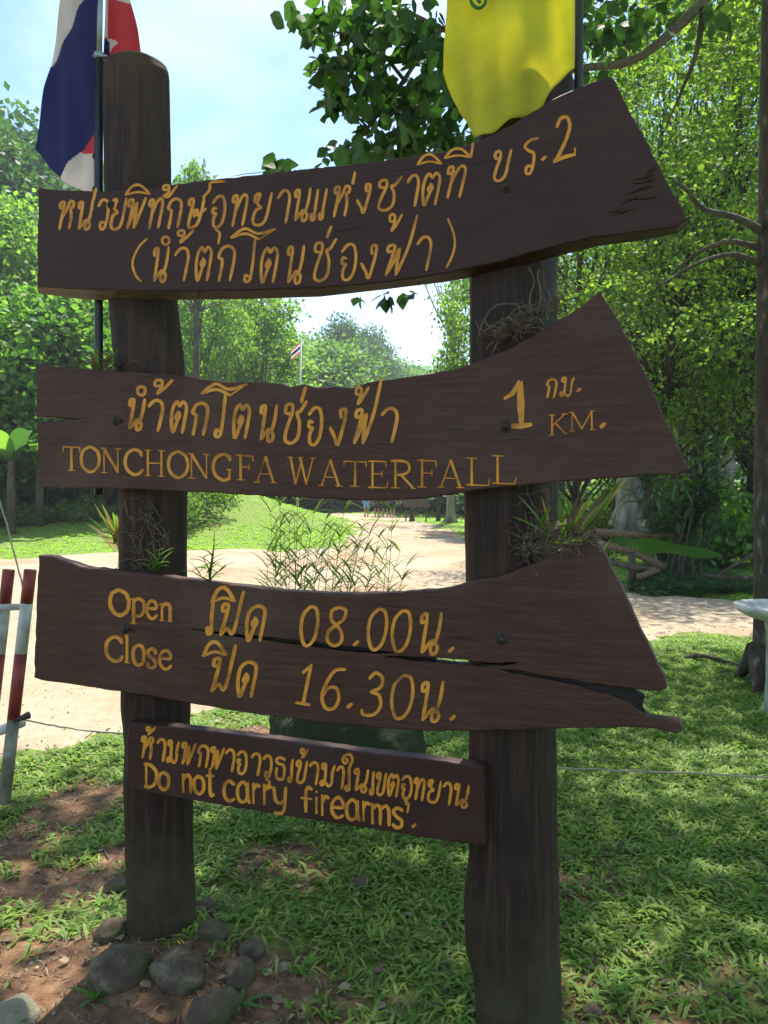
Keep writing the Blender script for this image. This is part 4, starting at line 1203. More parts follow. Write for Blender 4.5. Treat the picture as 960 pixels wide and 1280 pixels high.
fl = empty('national_flag', ORG, -THETA)
tag(fl, 'red white and navy striped flag hanging limp on a pole beside the left post', 'flag')
PL = 0.10
mb = MB()
def lt(px, py, off): return loc_px(px, py, off)
mb.tube([lt(123.5, 618, PL), lt(123.5, 440, PL), lt(123.2, 230, PL), lt(124, 72, PL)], [0.0145] * 4, 14)
mb.build('holder_pipe', M['dark_pipe'], fl, True)
mb = MB(); mb.tube([lt(124, 80, PL), lt(125, 0, PL), lt(127, -210, PL)], 0.0095, 12)
mb.build('pole', M['steel'], fl, True)
mb = MB(); mb.tube([lt(124, 74, PL), lt(124, 67, PL)], 0.019, 14); mb.tube([lt(112, 70, PL - 0.01), lt(134, 70, PL - 0.01)], 0.004, 8)
mb.build('collar', M['steel'], fl, True)
for py in (195, 236):
    mb = MB(); mb.tube([lt(118, py - 3, PL - .01), lt(116, py, PL - .015), lt(118, py + 4, PL - .01)], 0.003, 6)
    mb.build('clip', M['bolt'], fl, True)
def fl_left(x, y):
    s1 = (y - 0) - (110 - x) * 80 / 48.0
    s2 = (y - 165) - (117 - x) * 57 / 40.0
    if s1 < 0: return 0
    if s2 < 0: return 1
    if (y - 165) < 26 + (117 - x) * 0.0 and x > 101: return 2
    return 0
FM = [M['white_cloth'], M['blue_cloth'], M['red_cloth']]
cloth('cloth', [(74, -120), (73, 0), (66, 45), (61, 78), (54, 110), (47, 155), (42, 185), (58, 206), (76, 222), (80, 228), (92, 234), (104, 238), (118, 236), (119, 100), (121, 0), (121, -120)], 0.085, FM, fl_left, fl, 0.012, 4.2, 1.3)
def fl_right(x, y):
    if y < 3 or (x - 133) * 0.9 + (y - 0) * 0.0 < 3 and y < 48: return 0
    if y > 48 and x < 139 and y > 48 + (x - 131) * 0.8: return 1
    if 50 < y < 68 and x < 151 and (y - 50) > (x - 139) * 0.35 and (68 - y) > (x - 139) * 1.2: return 0
    return 2
cloth('cloth', [(130, -120), (158, -120), (161, 0), (170, 35), (176, 68), (175, 78), (150, 77), (140, 82), (131, 84)], 0.17, FM, fl_right, fl, 0.012, 4.5, 1.5, ph=1.0)

yf = empty('yellow_flag', ORG, -THETA)
tag(yf, 'plain yellow flag with a green emblem at its top hanging over the right post', 'flag')
PR = 0.15
mb = MB(); mb.tube([lt(723.5, 240, PR), lt(723.5, 95, PR), lt(723.5, -220, PR)], 0.0125, 12)
mb.build('pole', M['dark_pipe'], yf, True)
yc = cloth('cloth', [(560, -160), (560, 0), (555, 55), (554, 90), (558, 105), (563, 118), (572, 136), (582, 150), (588, 163), (594, 175), (606, 171), (618, 168), (630, 158), (640, 150), (652, 144), (668, 139), (678, 130), (684, 118), (692, 107), (703, 97), (712, 92), (719, 91), (719, 0), (719, -160)],
      0.012, [M['yellow_cloth']], lambda x, y: 0, yf, 0.019, 2.6, 3.0, ph=0.6)
mb = MB()
em = catmull([(592, -14), (588, -4), (591, 6), (599, 10), (606, 5), (606, -4), (600, -9), (596, -3), (600, 3)], 4)
mb.tube([lt(x, y, -0.006) for x, y in em], 0.0045, 6)
mb.build('emblem', M['emblem'], yf, True)

# ------------------------------------------------------------------ epiphytes, roots on the sign
def strap(p0, d, L_, w_, droop=0.5, segs=6, roll=None, taper=1.0):
    """a strap leaf as a folded ribbon; returns verts, faces"""
    p = Vector(p0); d = Vector(d).normalized()
    side = d.cross(Vector((0, 0, 1)))
    if side.length < 0.15: side = Vector((1, 0.2, 0))
    side.normalize()
    if roll: side = (Matrix.Rotation(roll, 3, d) @ side)
    vs = []; fs = []
    for i in range(segs + 1):
        t = i / segs
        ww = w_ * (math.sin(math.pi * min(1, 0.18 + 0.82 * t)) ** 0.7 if t < 1 else 0.02) * 0.5 + (0.0003)
        up = side.cross(d)
        vs += [p + side * ww + up * ww * 0.25, p, p - side * ww + up * ww * 0.25]
        p = p + d * (L_ / segs)
        d = (d + Vector((0, 0, -droop / segs))).normalized()
    for i in range(segs):
        a = i * 3
        fs += [(a, a + 1, a + 4, a + 3), (a + 1, a + 2, a + 5, a + 4)]
    return vs, fs

def leaf_obj(parent, p0, d, L_, w_, mat, droop=0.5, roll=None, name='leaf', segs=6):
    vs, fs = strap(p0, d, L_, w_, droop, segs, roll)
    mb = MB(); mb.add(vs, fs)
    return mb.build(name, mat, parent, True)

def squiggle(p0, d, L_, amp=0.25, n=7, grav=0.0):
    p = Vector(p0); d = Vector(d).normalized(); out = [p.copy()]
    for i in range(n):
        d = (d + Vector((random.gauss(0, amp), random.gauss(0, amp), random.gauss(0, amp) - grav))).normalized()
        p = p + d * (L_ / n); out.append(p.copy())
    return out

def rvec(sx, sy, sz, bx=0, by=0, bz=0):
    return Vector((bx + random.gauss(0, sx), by + random.gauss(0, sy), bz + random.gauss(0, sz)))

random.seed(11)
# 1 dried clump on top of the second board, left of the left post
e = empty('epiphyte', sw(132, 461, 0.03)); tag(e, 'small dried orchid clump sitting on the second board left of the left post', 'orchid')
for i in range(13):
    leaf_obj(e, rvec(.025, .01, .004), (random.uniform(-.9, 1.0), random.uniform(-.6, .1), random.uniform(.25, 1.1)), random.uniform(.05, .095), .012, LM['brown'] if i % 3 else LM['reed'], .5)
mb = MB()
for i in range(22): mb.tube(squiggle(rvec(.035, .012, .004), (random.uniform(-1, 1), -.3, random.uniform(-.2, .8)), random.uniform(.03, .09), .35), .0011, 4)
o = mb.build('root', M['root'], e, True); o['kind'] = 'stuff'
# 2 yellowing spiky orchid on the left side of the left post
e = empty('epiphyte', sw(150, 692, 0.12)); tag(e, 'yellowing spiky orchid growing from the left edge of the left post', 'orchid')
for i in range(11):
    tx = random.uniform(-26, 6) * (1 - i * 0.02); ty = random.uniform(-78, -30)
    tgt = sw(150 + (-42 + i * 4.2) , 620 + abs(i - 5) * 3 + random.uniform(0, 26), 0.10 + random.uniform(-.03, .03))
    st = sw(146 + random.uniform(-3, 4), 690 - random.uniform(0, 22), 0.12)
    dv = tgt - st
    leaf_obj(e, st - e.location, dv, dv.length * 1.02, .018, LM['yellow'] if i % 4 else LM['bright'], .25, roll=random.uniform(-.6, .6))
for i in range(5):
    leaf_obj(e, (random.uniform(-.005, .01), 0, random.uniform(.02, .1)), (-1, -.2, random.uniform(.4, 1)), .09, .012, LM['brown'], .6)
# 3 small plants on top of the third board
for px, py, lab, n in ((194, 716, 'tiny leafy orchid in front of the left post above the third board', 8), (262, 726, 'leafy orchid shoots sprouting from the third board right of the left post', 9)):
    e = empty('epiphyte', sw(px, py, 0.022)); tag(e, lab, 'orchid')
    tips = [(-8, -26), (-2, -38), (6, -30), (12, -18), (-14, -12)] if px < 200 else [(6, -60), (-8, -28), (20, -18), (-22, -12), (4, -38)]
    for tx, ty in tips:
        tp_ = sw(px + tx, py + ty, random.uniform(-.02, .03)) - e.location
        mb = MB(); mb.tube([Vector((0, 0, 0)), tp_ * .5 + rvec(.004, .004, .002), tp_], [.0028, .0024, .0014], 6)
        mb.build('stem', LM['reed'], e, True)
        for k in range(3 if n == 8 else 5):
            b = tp_ * (0.35 + 0.65 * k / 4)
            leaf_obj(e, b, ((-1) ** k * random.uniform(.5, 1.1), random.uniform(-.5, .3), random.uniform(.3, 1.1)), random.uniform(.035, .065), .013, LM['bright'] if random.random() < .75 else LM['yellow'], .7)
# 4 dry root nest on the second board against the right post
e = empty('epiphyte', sw(655, 417, 0.01)); tag(e, 'nest of dry tangled roots lodged between the right post and the second board', 'dried plant')
mb = MB()
for i in range(150):
    t = random.random()
    st = sw(618 + 82 * t, 428 - 42 * t + random.uniform(-14, 3), random.uniform(-.012, .03)) - e.location
    mb.tube(squiggle(st, (random.uniform(-1, 1), random.uniform(-.5, .2), random.uniform(-.25, .6)), random.uniform(.03, .09), .45), random.uniform(.0006, .0016), 4, cap=False)
o = mb.build('root', M['root'], e, True); o['kind'] = 'stuff'
for a, b, c, d_ in (((668, 405), (662, 375), (668, 352), (661, 335)), ((672, 402), (676, 370), (672, 345), (674, 338)), ((646, 380), (620, 382), (605, 400), (596, 425)), ((650, 410), (625, 410), (622, 425), (616, 442)), ((630, 398), (618, 406), (608, 412), (604, 414))):
    mb = MB(); mb.tube([Vector(q) for q in catmull([tuple(sw(*q, .02 + .01 * random.random()) - e.location) for q in (a, b, c, d_)], 4)], [.0022] * 13, 5)
    mb.build('root', M['root'], e, True)
# 5 orchid on the tip of the third board
e = empty('epiphyte', sw(700, 688, 0.0)); tag(e, 'large half dried orchid perched on the third board upper tip beside the right post', 'orchid')
mb = MB()
for i in range(190):
    t = random.random()
    st = sw(652 + 88 * t, 694 - 18 * t - random.uniform(-2, 34) * (1 - abs(t - .4)), random.uniform(-.03, .05)) - e.location
    mb.tube(squiggle(st, (random.uniform(-1, 1), random.uniform(-.5, .3), random.uniform(-.4, .6)), random.uniform(.03, .10), .45), random.uniform(.0006, .0018), 4, cap=False)
o = mb.build('root', M['root'], e, True); o['kind'] = 'stuff'
for i in range(16):
    t = i / 15
    st = sw(700 + 32 * t + random.uniform(-4, 4), 672 - 6 * t, random.uniform(0, .05)); tg = sw(712 + 64 * t + random.uniform(-8, 8), 632 - 34 * t + random.uniform(-6, 18), random.uniform(.0, .12))
    dv = tg - st
    leaf_obj(e, st - e.location, dv, dv.length, random.uniform(.012, .022), LM['yellow'] if i % 3 == 0 else (LM['brown'] if i % 3 == 1 else LM['reed']), .1, roll=random.uniform(-1, 1))
for (a, b), m_ in ((((688, 672), (680, 625)), 'yellow'), (((690, 676), (656, 618)), 'reed'), (((694, 678), (650, 640)), 'reed'), (((700, 676), (716, 648)), 'reed'), (((690, 680), (745, 668)), 'reed'), (((676, 660), (686, 632)), 'reed'), (((708, 660), (722, 618)), 'brown'), (((714, 660), (732, 612)), 'brown'), (((704, 670), (700, 630)), 'reed')):
    st = sw(*a, .0); tg = sw(*b, -.02); dv = tg - st
    leaf_obj(e, st - e.location, dv, dv.length * 1.1, .014, LM[m_], .5, roll=random.uniform(-.7, .7))
leaf_obj(e, sw(686, 664, -.01) - e.location, (.9, -.2, .55), .075, .036, LM['brown'], .3, roll=.6)
# roots clinging to both posts
for (px0, px1, py0, py1, off, lab, n) in ((152, 196, 618, 712, .035, 'thin roots clinging to the left post below the second board', 26), (640, 690, 612, 690, .03, 'thin roots hanging on the right post below the second board', 20)):
    e = empty('clinging_roots', sw((px0 + px1) / 2, py1, off)); tag(e, lab, 'roots')
    mb = MB()
    for i in range(n):
        p = [random.uniform(px0, px1), random.uniform(py0, py1)]
        pts = []
        a = random.uniform(-2.4, 2.4)
        for k in range(7):
            pts.append(sw(p[0], p[1], off + 0.012 * abs((p[0] - (px0 + px1) / 2) / (px1 - px0)) * 2) - e.location)
            a += random.gauss(0, .5); p[0] += math.cos(a) * 7; p[1] += math.sin(a) * 7
        mb.tube(pts, .0011, 4, cap=False)
    o = mb.build('root', M['root'], e, True); o['kind'] = 'stuff'
# broad lobed leaf reaching out behind the third board
e = empty('broad_leaved_plant', sw(745, 700, .10)); tag(e, 'broad glossy green lobed leaf reaching right from behind the tip of the third board', 'plant')
mb = MB()
upper = [(762, 674), (780, 671), (795, 675), (815, 673), (850, 681), (880, 685), (903, 694)]
lower = [(764, 676), (778, 683), (797, 681), (802, 692), (838, 691), (872, 698), (903, 696)]
U = catmull(upper, 4); Lw = catmull(lower, 4)
vs = []; fs = []
for i, (a, b) in enumerate(zip(U, Lw)):
    dz = .25 + .20 * i / len(U)
    A = sw(*a, dz + .03) - e.location; B = sw(*b, dz - .04) - e.location
    Mi = (A + B) / 2 - Vector((0, 0, .004))
    vs += [A, Mi, B]
for i in range(len(U) - 1):
    a = i * 3; fs += [(a, a + 1, a + 4, a + 3), (a + 1, a + 2, a + 5, a + 4)]
mb.add(vs, fs); mb.build('leaf', LM['frond'], e, True)
mb = MB(); mb.tube([sw(745, 715, .16) - e.location, sw(752, 690, .2) - e.location, sw(764, 675, .25) - e.location], .004, 6); mb.build('stem', LM['reed'], e, True)

# ------------------------------------------------------------------ stones
def stone(c, r, mat, label, seed=0, sq=(1, 1, .8), name='stone', cat='stone', group=None, sub=3, rough=0.12):
    bm = bmesh.new(); bmesh.ops.create_icosphere(bm, subdivisions=sub, radius=1)
    rr = random.Random(seed)
    ph = [(rr.uniform(0, 6), rr.uniform(0, 6), rr.uniform(0, 6), Vector((rr.gauss(0, 1), rr.gauss(0, 1), rr.gauss(0, 1)))) for _ in range(7)]
    for v in bm.verts:
        k = 1
        for j, (a, b, c_, d) in enumerate(ph):
            k += rough * 0.55 / (1 + j * .35) * math.sin(v.co.dot(d) * (1.2 + j * .7) + a)
        v.co = Vector((v.co.x * sq[0], v.co.y * sq[1], v.co.z * sq[2])) * (r * k)
    me = bpy.data.meshes.new(name); bm.to_mesh(me); bm.free()
    me.polygons.foreach_set('use_smooth', [True] * len(me.polygons))
    o = link(name, me, mat); o.location = c; o.rotation_euler = (0, 0, rr.uniform(0, 6))
    tag(o, label, cat, group)
    return o
ST = [(150, 1215, 39, 'stone', 'rounded mossy stone at the foot of the left post on its left front'),
      (224, 1213, 38, 'stone', 'dark rounded stone directly in front of the left post'),
      (268, 1250, 42, 'stone', 'large stone low in the picture right of the left post foot'),
      (266, 1176, 25, 'stone', 'mid sized stone touching the right side of the left post foot'),
      (316, 1190, 20, 'stone', 'smooth dark round stone furthest right of the post stones'),
      (300, 1215, 24, 'stone', 'flat stone between the smooth round stone and the large low stone'),
      (140, 1170, 24, 'stone', 'greyish stone behind the mossy one left of the left post'),
      (148, 1095, 20, 'stone', 'dark upright stone behind the left post on its left'),
      (10, 1262, 38, 'stone_pale', 'smooth pale stone in the bottom left corner of the picture'),
      (258, 1140, 18, 'stone', 'small stone behind the left post foot on its right'),
      (355, 1207, 8, 'stone_pale', 'little pale pebble on bare soil right of the post stones'),
      (922, 832, 6, 'stone_pale', 'small white stone in the shaded grass near the tree root'),
      (548, 1258, 12, 'stone', 'small grey stone in the grass left of the right post foot'),
      (740, 1252, 16, 'stone', 'dull stone half buried in grass right of the right post foot'),
      (30, 1140, 5, 'stone_pale', 'tiny pale pebble on the bare soil at left edge'),
      (450, 1100, 14, 'stone', 'flat dull stone in grass under the firearms board')]
for i, (px, py, rp_, m_, lab) in enumerate(ST):
    p = ground_px(px, py + rp_ * .45)
    r_ = rp_ * p.y / F * .86
    z = hz(p.x, p.y)
    stone((p.x, p.y, z + r_ * .10), r_, M[m_], lab, seed=i + 3, sq=(1, random.uniform(.8, 1), random.uniform(.7, .85)), rough=.2)
# moss covered boulder behind the third and fourth board
bp = ground_px(430, 985)
b = stone((bp.x, bp.y + .38, .10), .44, M['moss'], 'large moss covered boulder seen between the third and fourth board', 77, (1.0, .8, .70), 'mossy_boulder', 'boulder', sub=5, rough=.10)
b.rotation_euler = (0, 0, 0)
for v in b.data.vertices:     # square it up
    v.co.x = math.copysign(min(abs(v.co.x) * 1.22, .44), v.co.x); v.co.z = min(v.co.z * 1.2, .30); v.co *= 1 + .05 * (float(vnoise(v.co.x * 1.0 + v.co.y, v.co.z, 14, 3)) - .5) + .05 * (float(vnoise(v.co.x - v.co.y, v.co.z, 38, 9)) - .5)

# ------------------------------------------------------------------ reed plant between the posts
random.seed(21)
e = empty('tall_grass_plant', (bp.x + .03, 4.3, .3)); tag(e, 'tall thin reed grass plant rising between the posts behind the third board', 'plant')
stems = [(346, 652), (356, 668), (368, 646), (380, 652), (392, 642), (402, 668), (413, 660), (436, 664), (446, 676), (458, 640), (474, 672), (486, 664), (334, 690), (398, 700), (508, 708), (338, 640), (350, 632), (362, 655), (372, 628), (385, 668), (396, 690), (408, 648), (418, 700), (430, 640), (441, 690), (452, 660), (462, 668), (470, 690), (478, 700), (491, 640), (500, 690), (358, 690), (425, 672), (376, 700), (344, 668)]
LMB = MB()
for i, (tx, ty) in enumerate(stems):
    d_ = 4.1 + random.uniform(-.25, .25)
    top = at(tx, ty, d_) - e.location
    basep = at(390 + (tx - 415) * .62 + random.uniform(-8, 8), 900, d_ + random.uniform(-.1, .1)) - e.location
    basep.z = max(basep.z, -.05)
    mid = basep.lerp(top, .5) + Vector((random.gauss(0, .02), 0, .03))
    P = [Vector(q) for q in catmull([tuple(basep), tuple(mid), tuple(top)], 5)]
    mb = MB(); mb.tube(P, [.0034 * (1 - .75 * k / len(P)) for k in range(len(P))], 5)
    mb.build('stem', LM['reed'], e, True)
    for k in range(2, len(P)):
        for q in range(3):
            s_ = random.choice((-1, 1))
            vs, fs = strap(P[k], (s_ * random.uniform(.4, 1), random.uniform(-.6, .6), random.uniform(.5, 1.2)), random.uniform(.09, .22) * (1.1 - .4 * k / len(P)), random.uniform(.010, .018), random.uniform(.5, 1.4), 5)
            LMB.add(vs, fs)
o = LMB.build('leaf', LM['reed'], e, True); o['kind'] = 'stuff'

# ------------------------------------------------------------------ red and white barrier at left
e = empty('barrier_rack', ground_px(8, 1000)); tag(e, 'red and white painted pole barrier with slanting posts at left edge', 'barrier')
def stripe_pole(top, bot, d0, d1):
    cuts = [0, .145, .36, .64, 1.0]
    mats_ = ['red_paint', 'white_paint', 'red_paint', 'dirty_white']
    A = at(*top, d0); Bp = at(*bot, d1)
    mb = MB()
    for i in range(4):
        mb.tube([A.lerp(Bp, cuts[i]) - e.location, A.lerp(Bp, cuts[i + 1]) - e.location], [.029, .029], 14, mi=i if i != 2 else 0)
    mb.build('post', [M['red_paint'], M['white_paint'], M['red_paint'], M['dirty_white']], e, True)
stripe_pole((38, 712), (5, 1004), 3.72, 3.66)
stripe_pole((11, 712), (-22, 1004), 3.85, 3.8)
def pipe(a, b, r_, mat, name='rail'):
    mb = MB(); mb.tube([at(*a) - e.location, at(*b) - e.location], r_, 12); mb.build(name, mat, e, True)
pipe((-120, 765, 3.9), (34, 758, 3.74), .017, M['white_paint'])
pipe((-130, 960, 3.9), (28, 903, 3.70), .024, M['white_paint'])
mb = MB(); p = at(33, 895, 3.66) - e.location; mb.tube([p + Vector((-.06, 0, -.025)), p, p + Vector((.012, 0, .004))], [.008, .016, .019], 10); mb.build('knob', M['bolt'], e, True)

# ropes
def rope(pts, r_, label):
    P = [Vector(q) for q in catmull([tuple(p) for p in pts], 8)]
    P = [p + rvec(.0015, .0015, .0015) for p in P]
    mb = MB(); mb.tube(P, r_, 6)
    o = mb.build('rope', M['rope'], None, True)
    tag(o, label, 'rope')
rope([at(28, 900, 3.66), at(90, 911, 3.62), at(150, 917, 3.55), at(300, 930, 3.45), at(500, 948, 3.3), at(690, 960, 3.2), at(830, 965, 3.12), at(960, 971, 3.05), at(1300, 980, 2.9)], .0042, 'thin pale rope stretched low behind the posts from the barrier across the grass')
rope([at(-60, 440, 3.9), at(0, 628, 3.8), at(20, 700, 3.75), at(34, 760, 3.72)], .0042, 'thin guy line slanting down to the top of the red and white barrier')

# ------------------------------------------------------------------ white basin at right edge
bpos = ground_px(972, 890)
e = empty('pedestal_basin', bpos); tag(e, 'white shallow round basin on a pale green pedestal at right edge', 'basin')
def lathe(prof, N=28):
    vs = []; fs = []
    for r_, z in prof:
        for i in range(N):
            a = 2 * math.pi * i / N; vs.append((math.cos(a) * r_, math.sin(a) * r_, z))
    for j in range(len(prof) - 1):
        for i in range(N):
            i2 = (i + 1) % N; fs.append((j * N + i, j * N + i2, (j + 1) * N + i2, (j + 1) * N + i))
    return vs, fs
zt = at(972, 756, bpos.y).z
vs, fs = lathe([(.02, zt - .05), (.05, zt - .12), (.11, zt - .115), (.20, zt - .09), (.265, zt - .055), (.29, zt - .032), (.298, zt - .004), (.29, zt), (.24, zt - .012), (.12, zt - .055), (.01, zt - .06)][1:])
mb = MB(); mb.add(vs, fs); mb.build('bowl', M['basin'], e, True)
vs, fs = lathe([(.115, -.05), (.11, .02), (.088, .06), (.08, .3), (.082, zt - .2), (.10, zt - .118), (.01, zt - .116)])
mb = MB(); mb.add(vs, fs); mb.build('pedestal', M['basin_leg'], e, True)

# ------------------------------------------------------------------ the near shade tree at right
random.seed(33)
tx, ty_ = 3.02, 6.1
K = empty('shade_tree', (tx, ty_, hz(tx, ty_))); tag(K, 'near tree with dark mottled trunk at right edge whose leafy branches spread over the sign', 'tree')
kl = K.location
mb = MB()
tp = [at(972, 900, 6.1), at(970, 840, 6.1), at(968, 760, 6.1), at(966, 600, 6.1), at(968, 400, 6.1), at(970, 200, 6.1), at(972, 40, 6.15), Vector((3.1, 6.2, 6.5)), Vector((2.9, 6.0, 8.2)), Vector((2.6, 5.8, 9.8))]
tp[0].z = -.15
mb.tube([p - kl for p in tp], [.28, .18, .145, .135, .130, .125, .12, .10, .07, .03], 14, jitter=.05)
for (px, py) in ((918, 846), (945, 872), (1000, 880)):   # root flares
    q = ground_px(px, py) ; mb.tube([Vector((3.0, 6.1, .28)) - kl, (Vector((3.0, 6.1, .1)) * .45 + q * .55) - kl + Vector((0, 0, .06)), q - kl + Vector((0, 0, -.03))], [.10, .055, .02], 8, jitter=.08)
mb.build('trunk', M['bark_dark'], K, True)
limbs = [  # (points, radii)
    ([Vector((3.1, 6.15, 5.9)), at(930, -60, 5.6), at(884, -4, 5.2), at(835, 45, 5.0), at(790, 76, 4.9), at(735, 84, 4.75), at(690, 86, 4.7), at(600, 60, 4.6), at(555, 35, 4.5), at(505, 100, 4.4), at(460, 160, 4.4), at(415, 215, 4.5)], [.06, .045, .036, .031, .026, .022, .018, .016, .014, .012, .009, .004]),
    ([at(955, 290, 6.1), at(920, 272, 5.9), at(880, 262, 5.8), at(860, 240, 5.7), at(840, 225, 5.6)], [.035, .026, .02, .014, .006]),
    ([at(950, 330, 6.1), at(915, 318, 6.0), at(870, 330, 5.9), at(820, 360, 5.8)], [.03, .02, .013, .005]),
    ([at(950, 310, 6.1), at(905, 302, 6.2), at(860, 325, 6.4), at(810, 370, 6.6)], [.03, .02, .012, .005]),
    ([at(880, 10, 5.1), at(872, 60, 5.3), at(862, 90, 5.4), at(845, 130, 5.6), at(830, 165, 5.8)], [.025, .018, .014, .009, .004]),
    ([Vector((3.1, 6.2, 6.4)), Vector((1.6, 6.6, 7.4)), Vector((-.5, 7.2, 8.0)), Vector((-2.2, 7.6, 8.4))], [.10, .075, .045, .015]),
    ([Vector((3.1, 6.2, 6.2)), Vector((1.8, 4.6, 7.1)), Vector((.0, 3.2, 7.6)), Vector((-1.8, 2.0, 7.8))], [.09, .07, .04, .015]),
    ([Vector((3.1, 6.2, 6.8)), Vector((4.6, 7.4, 7.8)), Vector((6.2, 8.8, 8.2))], [.08, .05, .02]),
    ([Vector((3.0, 6.1, 7.0)), Vector((4.2, 3.6, 8.0)), Vector((5.2, 1.2, 8.2))], [.08, .05, .02]),
    ([at(505, 100, 4.4), at(470, 60, 4.3), at(420, 40, 4.25), at(375, 25, 4.2)], [.012, .009, .006, .003]),
    ([at(600, 60, 4.6), at(520, 20, 4.5), at(440, -20, 4.5), at(400, -60, 4.5)], [.016, .012, .007, .003]),
    ([at(460, 160, 4.4), at(430, 130, 4.4), at(395, 110, 4.4)], [.008, .005, .002]),
    ([at(480, 140, 4.4), at(540, 150, 4.5), at(590, 175, 4.6)], [.008, .006, .003]),
]
for pts, rr in limbs:
    mb = MB(); P = [Vector(q) - kl for q in catmull([tuple(p) for p in pts], 3)]
    R_ = np.interp(np.linspace(0, len(rr) - 1, len(P)), range(len(rr)), rr)
    mb.tube(P, list(R_), 7, jitter=.06); mb.build('limb', M['bark'] if pts[0].z < 4.9 and rr[0] > .02 else M['twig'], K, True)
# broad leaves hanging in view
def px_cloud(spec, n):
    """spec: (px, py, rx, ry, d, dd, weight); points around a spray of twigs"""
    wts = np.array([s[6] for s in spec], float); wts /= wts.sum()
    out = []
    for k in rng.choice(len(spec), n, p=wts):
        cx, cy, rx, ry, d, dd, _ = spec[k]
        u = rng.normal(size=2) * 0.48
        out.append(tuple(at(cx + u[0] * rx, cy + u[1] * ry, d + rng.normal() * dd) - kl))
    return np.array(out)
spec = [(400, 25, 42, 24, 4.2, .2, 1.1), (470, 20, 60, 34, 4.3, .3, 2.1), (540, 60, 46, 48, 4.5, .3, 2.0), (455, 75, 34, 36, 4.3, .2, 1.4), (410, 88, 22, 20, 4.3, .15, .6), (425, 125, 24, 20, 4.4, .15, .7), (480, 125, 46, 40, 4.4, .25, 1.7), (540, 130, 44, 48, 4.5, .25, 1.8),
        (500, 175, 56, 26, 4.5, .25, 1.4), (440, 190, 36, 20, 4.5, .2, .9), (345, 207, 24, 9, 4.6, .1, .32), (380, 218, 22, 9, 4.6, .1, .3), (560, 175, 30, 26, 4.6, .2, .8), (640, 30, 80, 50, 4.9, .2, 1.2), (760, 30, 40, 46, 5.0, .3, 1.1), (800, 20, 50, 30, 5.3, .3, .8),
        (450, 370, 5, 7, 4.6, .05, .05), (482, 371, 5, 6, 4.6, .05, .05), (508, 369, 6, 7, 4.6, .05, .05), (880, 20, 40, 26, 5.2, .3, .6), (700, 60, 60, 50, 5.0, .3, 1.0)]
NL = 1650
P = px_cloud(spec, NL)
Dn = rng.normal(size=(NL, 3)) * np.array([.8, .8, .45]) + np.array([0, 0, -.75])
sz = rng.uniform(.05, .115, NL)
order = np.argsort(-(sz / (P[:, 1] + kl.y)) - 0.0 * P[:, 0])
# the 290 that show largest are leaves of their own
pick = order[:290]; rest = order[290:]
base_leaf = scatter_mesh('leaf', np.zeros((1, 3)), np.array([[0, 1.0, 0]]), [1.0], OVATE, 0.0)
base_leaf.materials.append(LM['near'])
bl2 = base_leaf.copy(); bl2.materials.clear()
near2 = leafmat('leaf_broad_light', (0.05, 0.13, 0.02), (0.06, 0.15, 0.025), (0.08, 0.18, 0.03), 0.5)
bl2.materials.append(near2)
for i in pick:
    o = bpy.data.objects.new('leaf', base_leaf if rng.random() < .82 else bl2)
    C.objects.link(o); o.parent = K
    o.location = P[i]
    o.rotation_euler = Vector(Dn[i]).to_track_quat('Y', 'Z').to_euler()
    o.rotation_euler.rotate_axis('Y', rng.uniform(-1.2, 1.2))
    s_ = sz[i]; o.scale = (s_, s_, s_)
o = link('leaf_spray', scatter_mesh('leaf_spray', P[rest], Dn[rest], sz[rest], OVATE, .8), LM['near'], K); o['kind'] = 'stuff'
PS = []; DS = []
for i in range(95):
    px = random.uniform(690, 990); py = random.uniform(60, 430) if i % 4 else random.uniform(0, 120)
    d = random.uniform(6.3, 9.5)
    c = at(px, py, d) - kl
    k = random.randint(40, 110); ax = Vector((random.uniform(-1, 1), random.uniform(-.6, .6), random.uniform(-.5, .3))).normalized()
    t = rng.uniform(-.35, .35, k)
    PS.append(np.array(c) + t[:, None] * np.array(ax) + rng.normal(size=(k, 3)) * np.array([.10, .10, .045]))
    DS.append(rng.normal(size=(k, 3)) * .7 + np.array([ax.x, ax.y, -.35]))
    if i % 2 == 0:
        mb = MB(); mb.tube([c - ax * .4, c + ax * .02 + Vector((0, 0, .02)), c + ax * .38], [.006, .004, .0015], 5); mb.build('twig', M['twig'], K)
PS = np.concatenate(PS); DS = np.concatenate(DS)
o = link('leaf_spray', scatter_mesh('leaf_spray', PS, DS, rng.uniform(.03, .062, len(PS)), DIAMOND, .5, 1.4), LM['fine'], K); o['kind'] = 'stuff'
# high crown out of view that shades the sign and the foreground
cl = []
for i in range(520):
    x = random.uniform(-5.6, 8.5); y = random.uniform(-1.5, 11.0); z = random.uniform(6.9, 9.8)
    # ground point this clump shades
    gx = x - z * sv.x / sv.z; gy = y - z * sv.y / sv.z
    lim = 4.2 + (gx + 1.9) * .63 if gx < 3.5 else 7.6
    if gy > lim - .35 + random.uniform(-.25, .1): continue
    if (z - 1.5) / max(y, .1) < .70 + .03 and y > 0 and x / max(y, .1) < 0.02: continue
    if math.hypot(gx - 1.62, gy - 4.55) < .5: continue
    s_ = random.uniform(.5, .95)
    cl.append(((x - kl.x, y - kl.y, z - kl.z), (s_, s_, s_ * .5)))
Pc, Dc = crown_points(cl, 380, .1)
o = link('crown', scatter_mesh('crown', Pc, Dc, rng.uniform(.09, .17, len(Pc)), DIAMOND, .5, 1.3), LM['canopy'], K); o['kind'] = 'stuff'

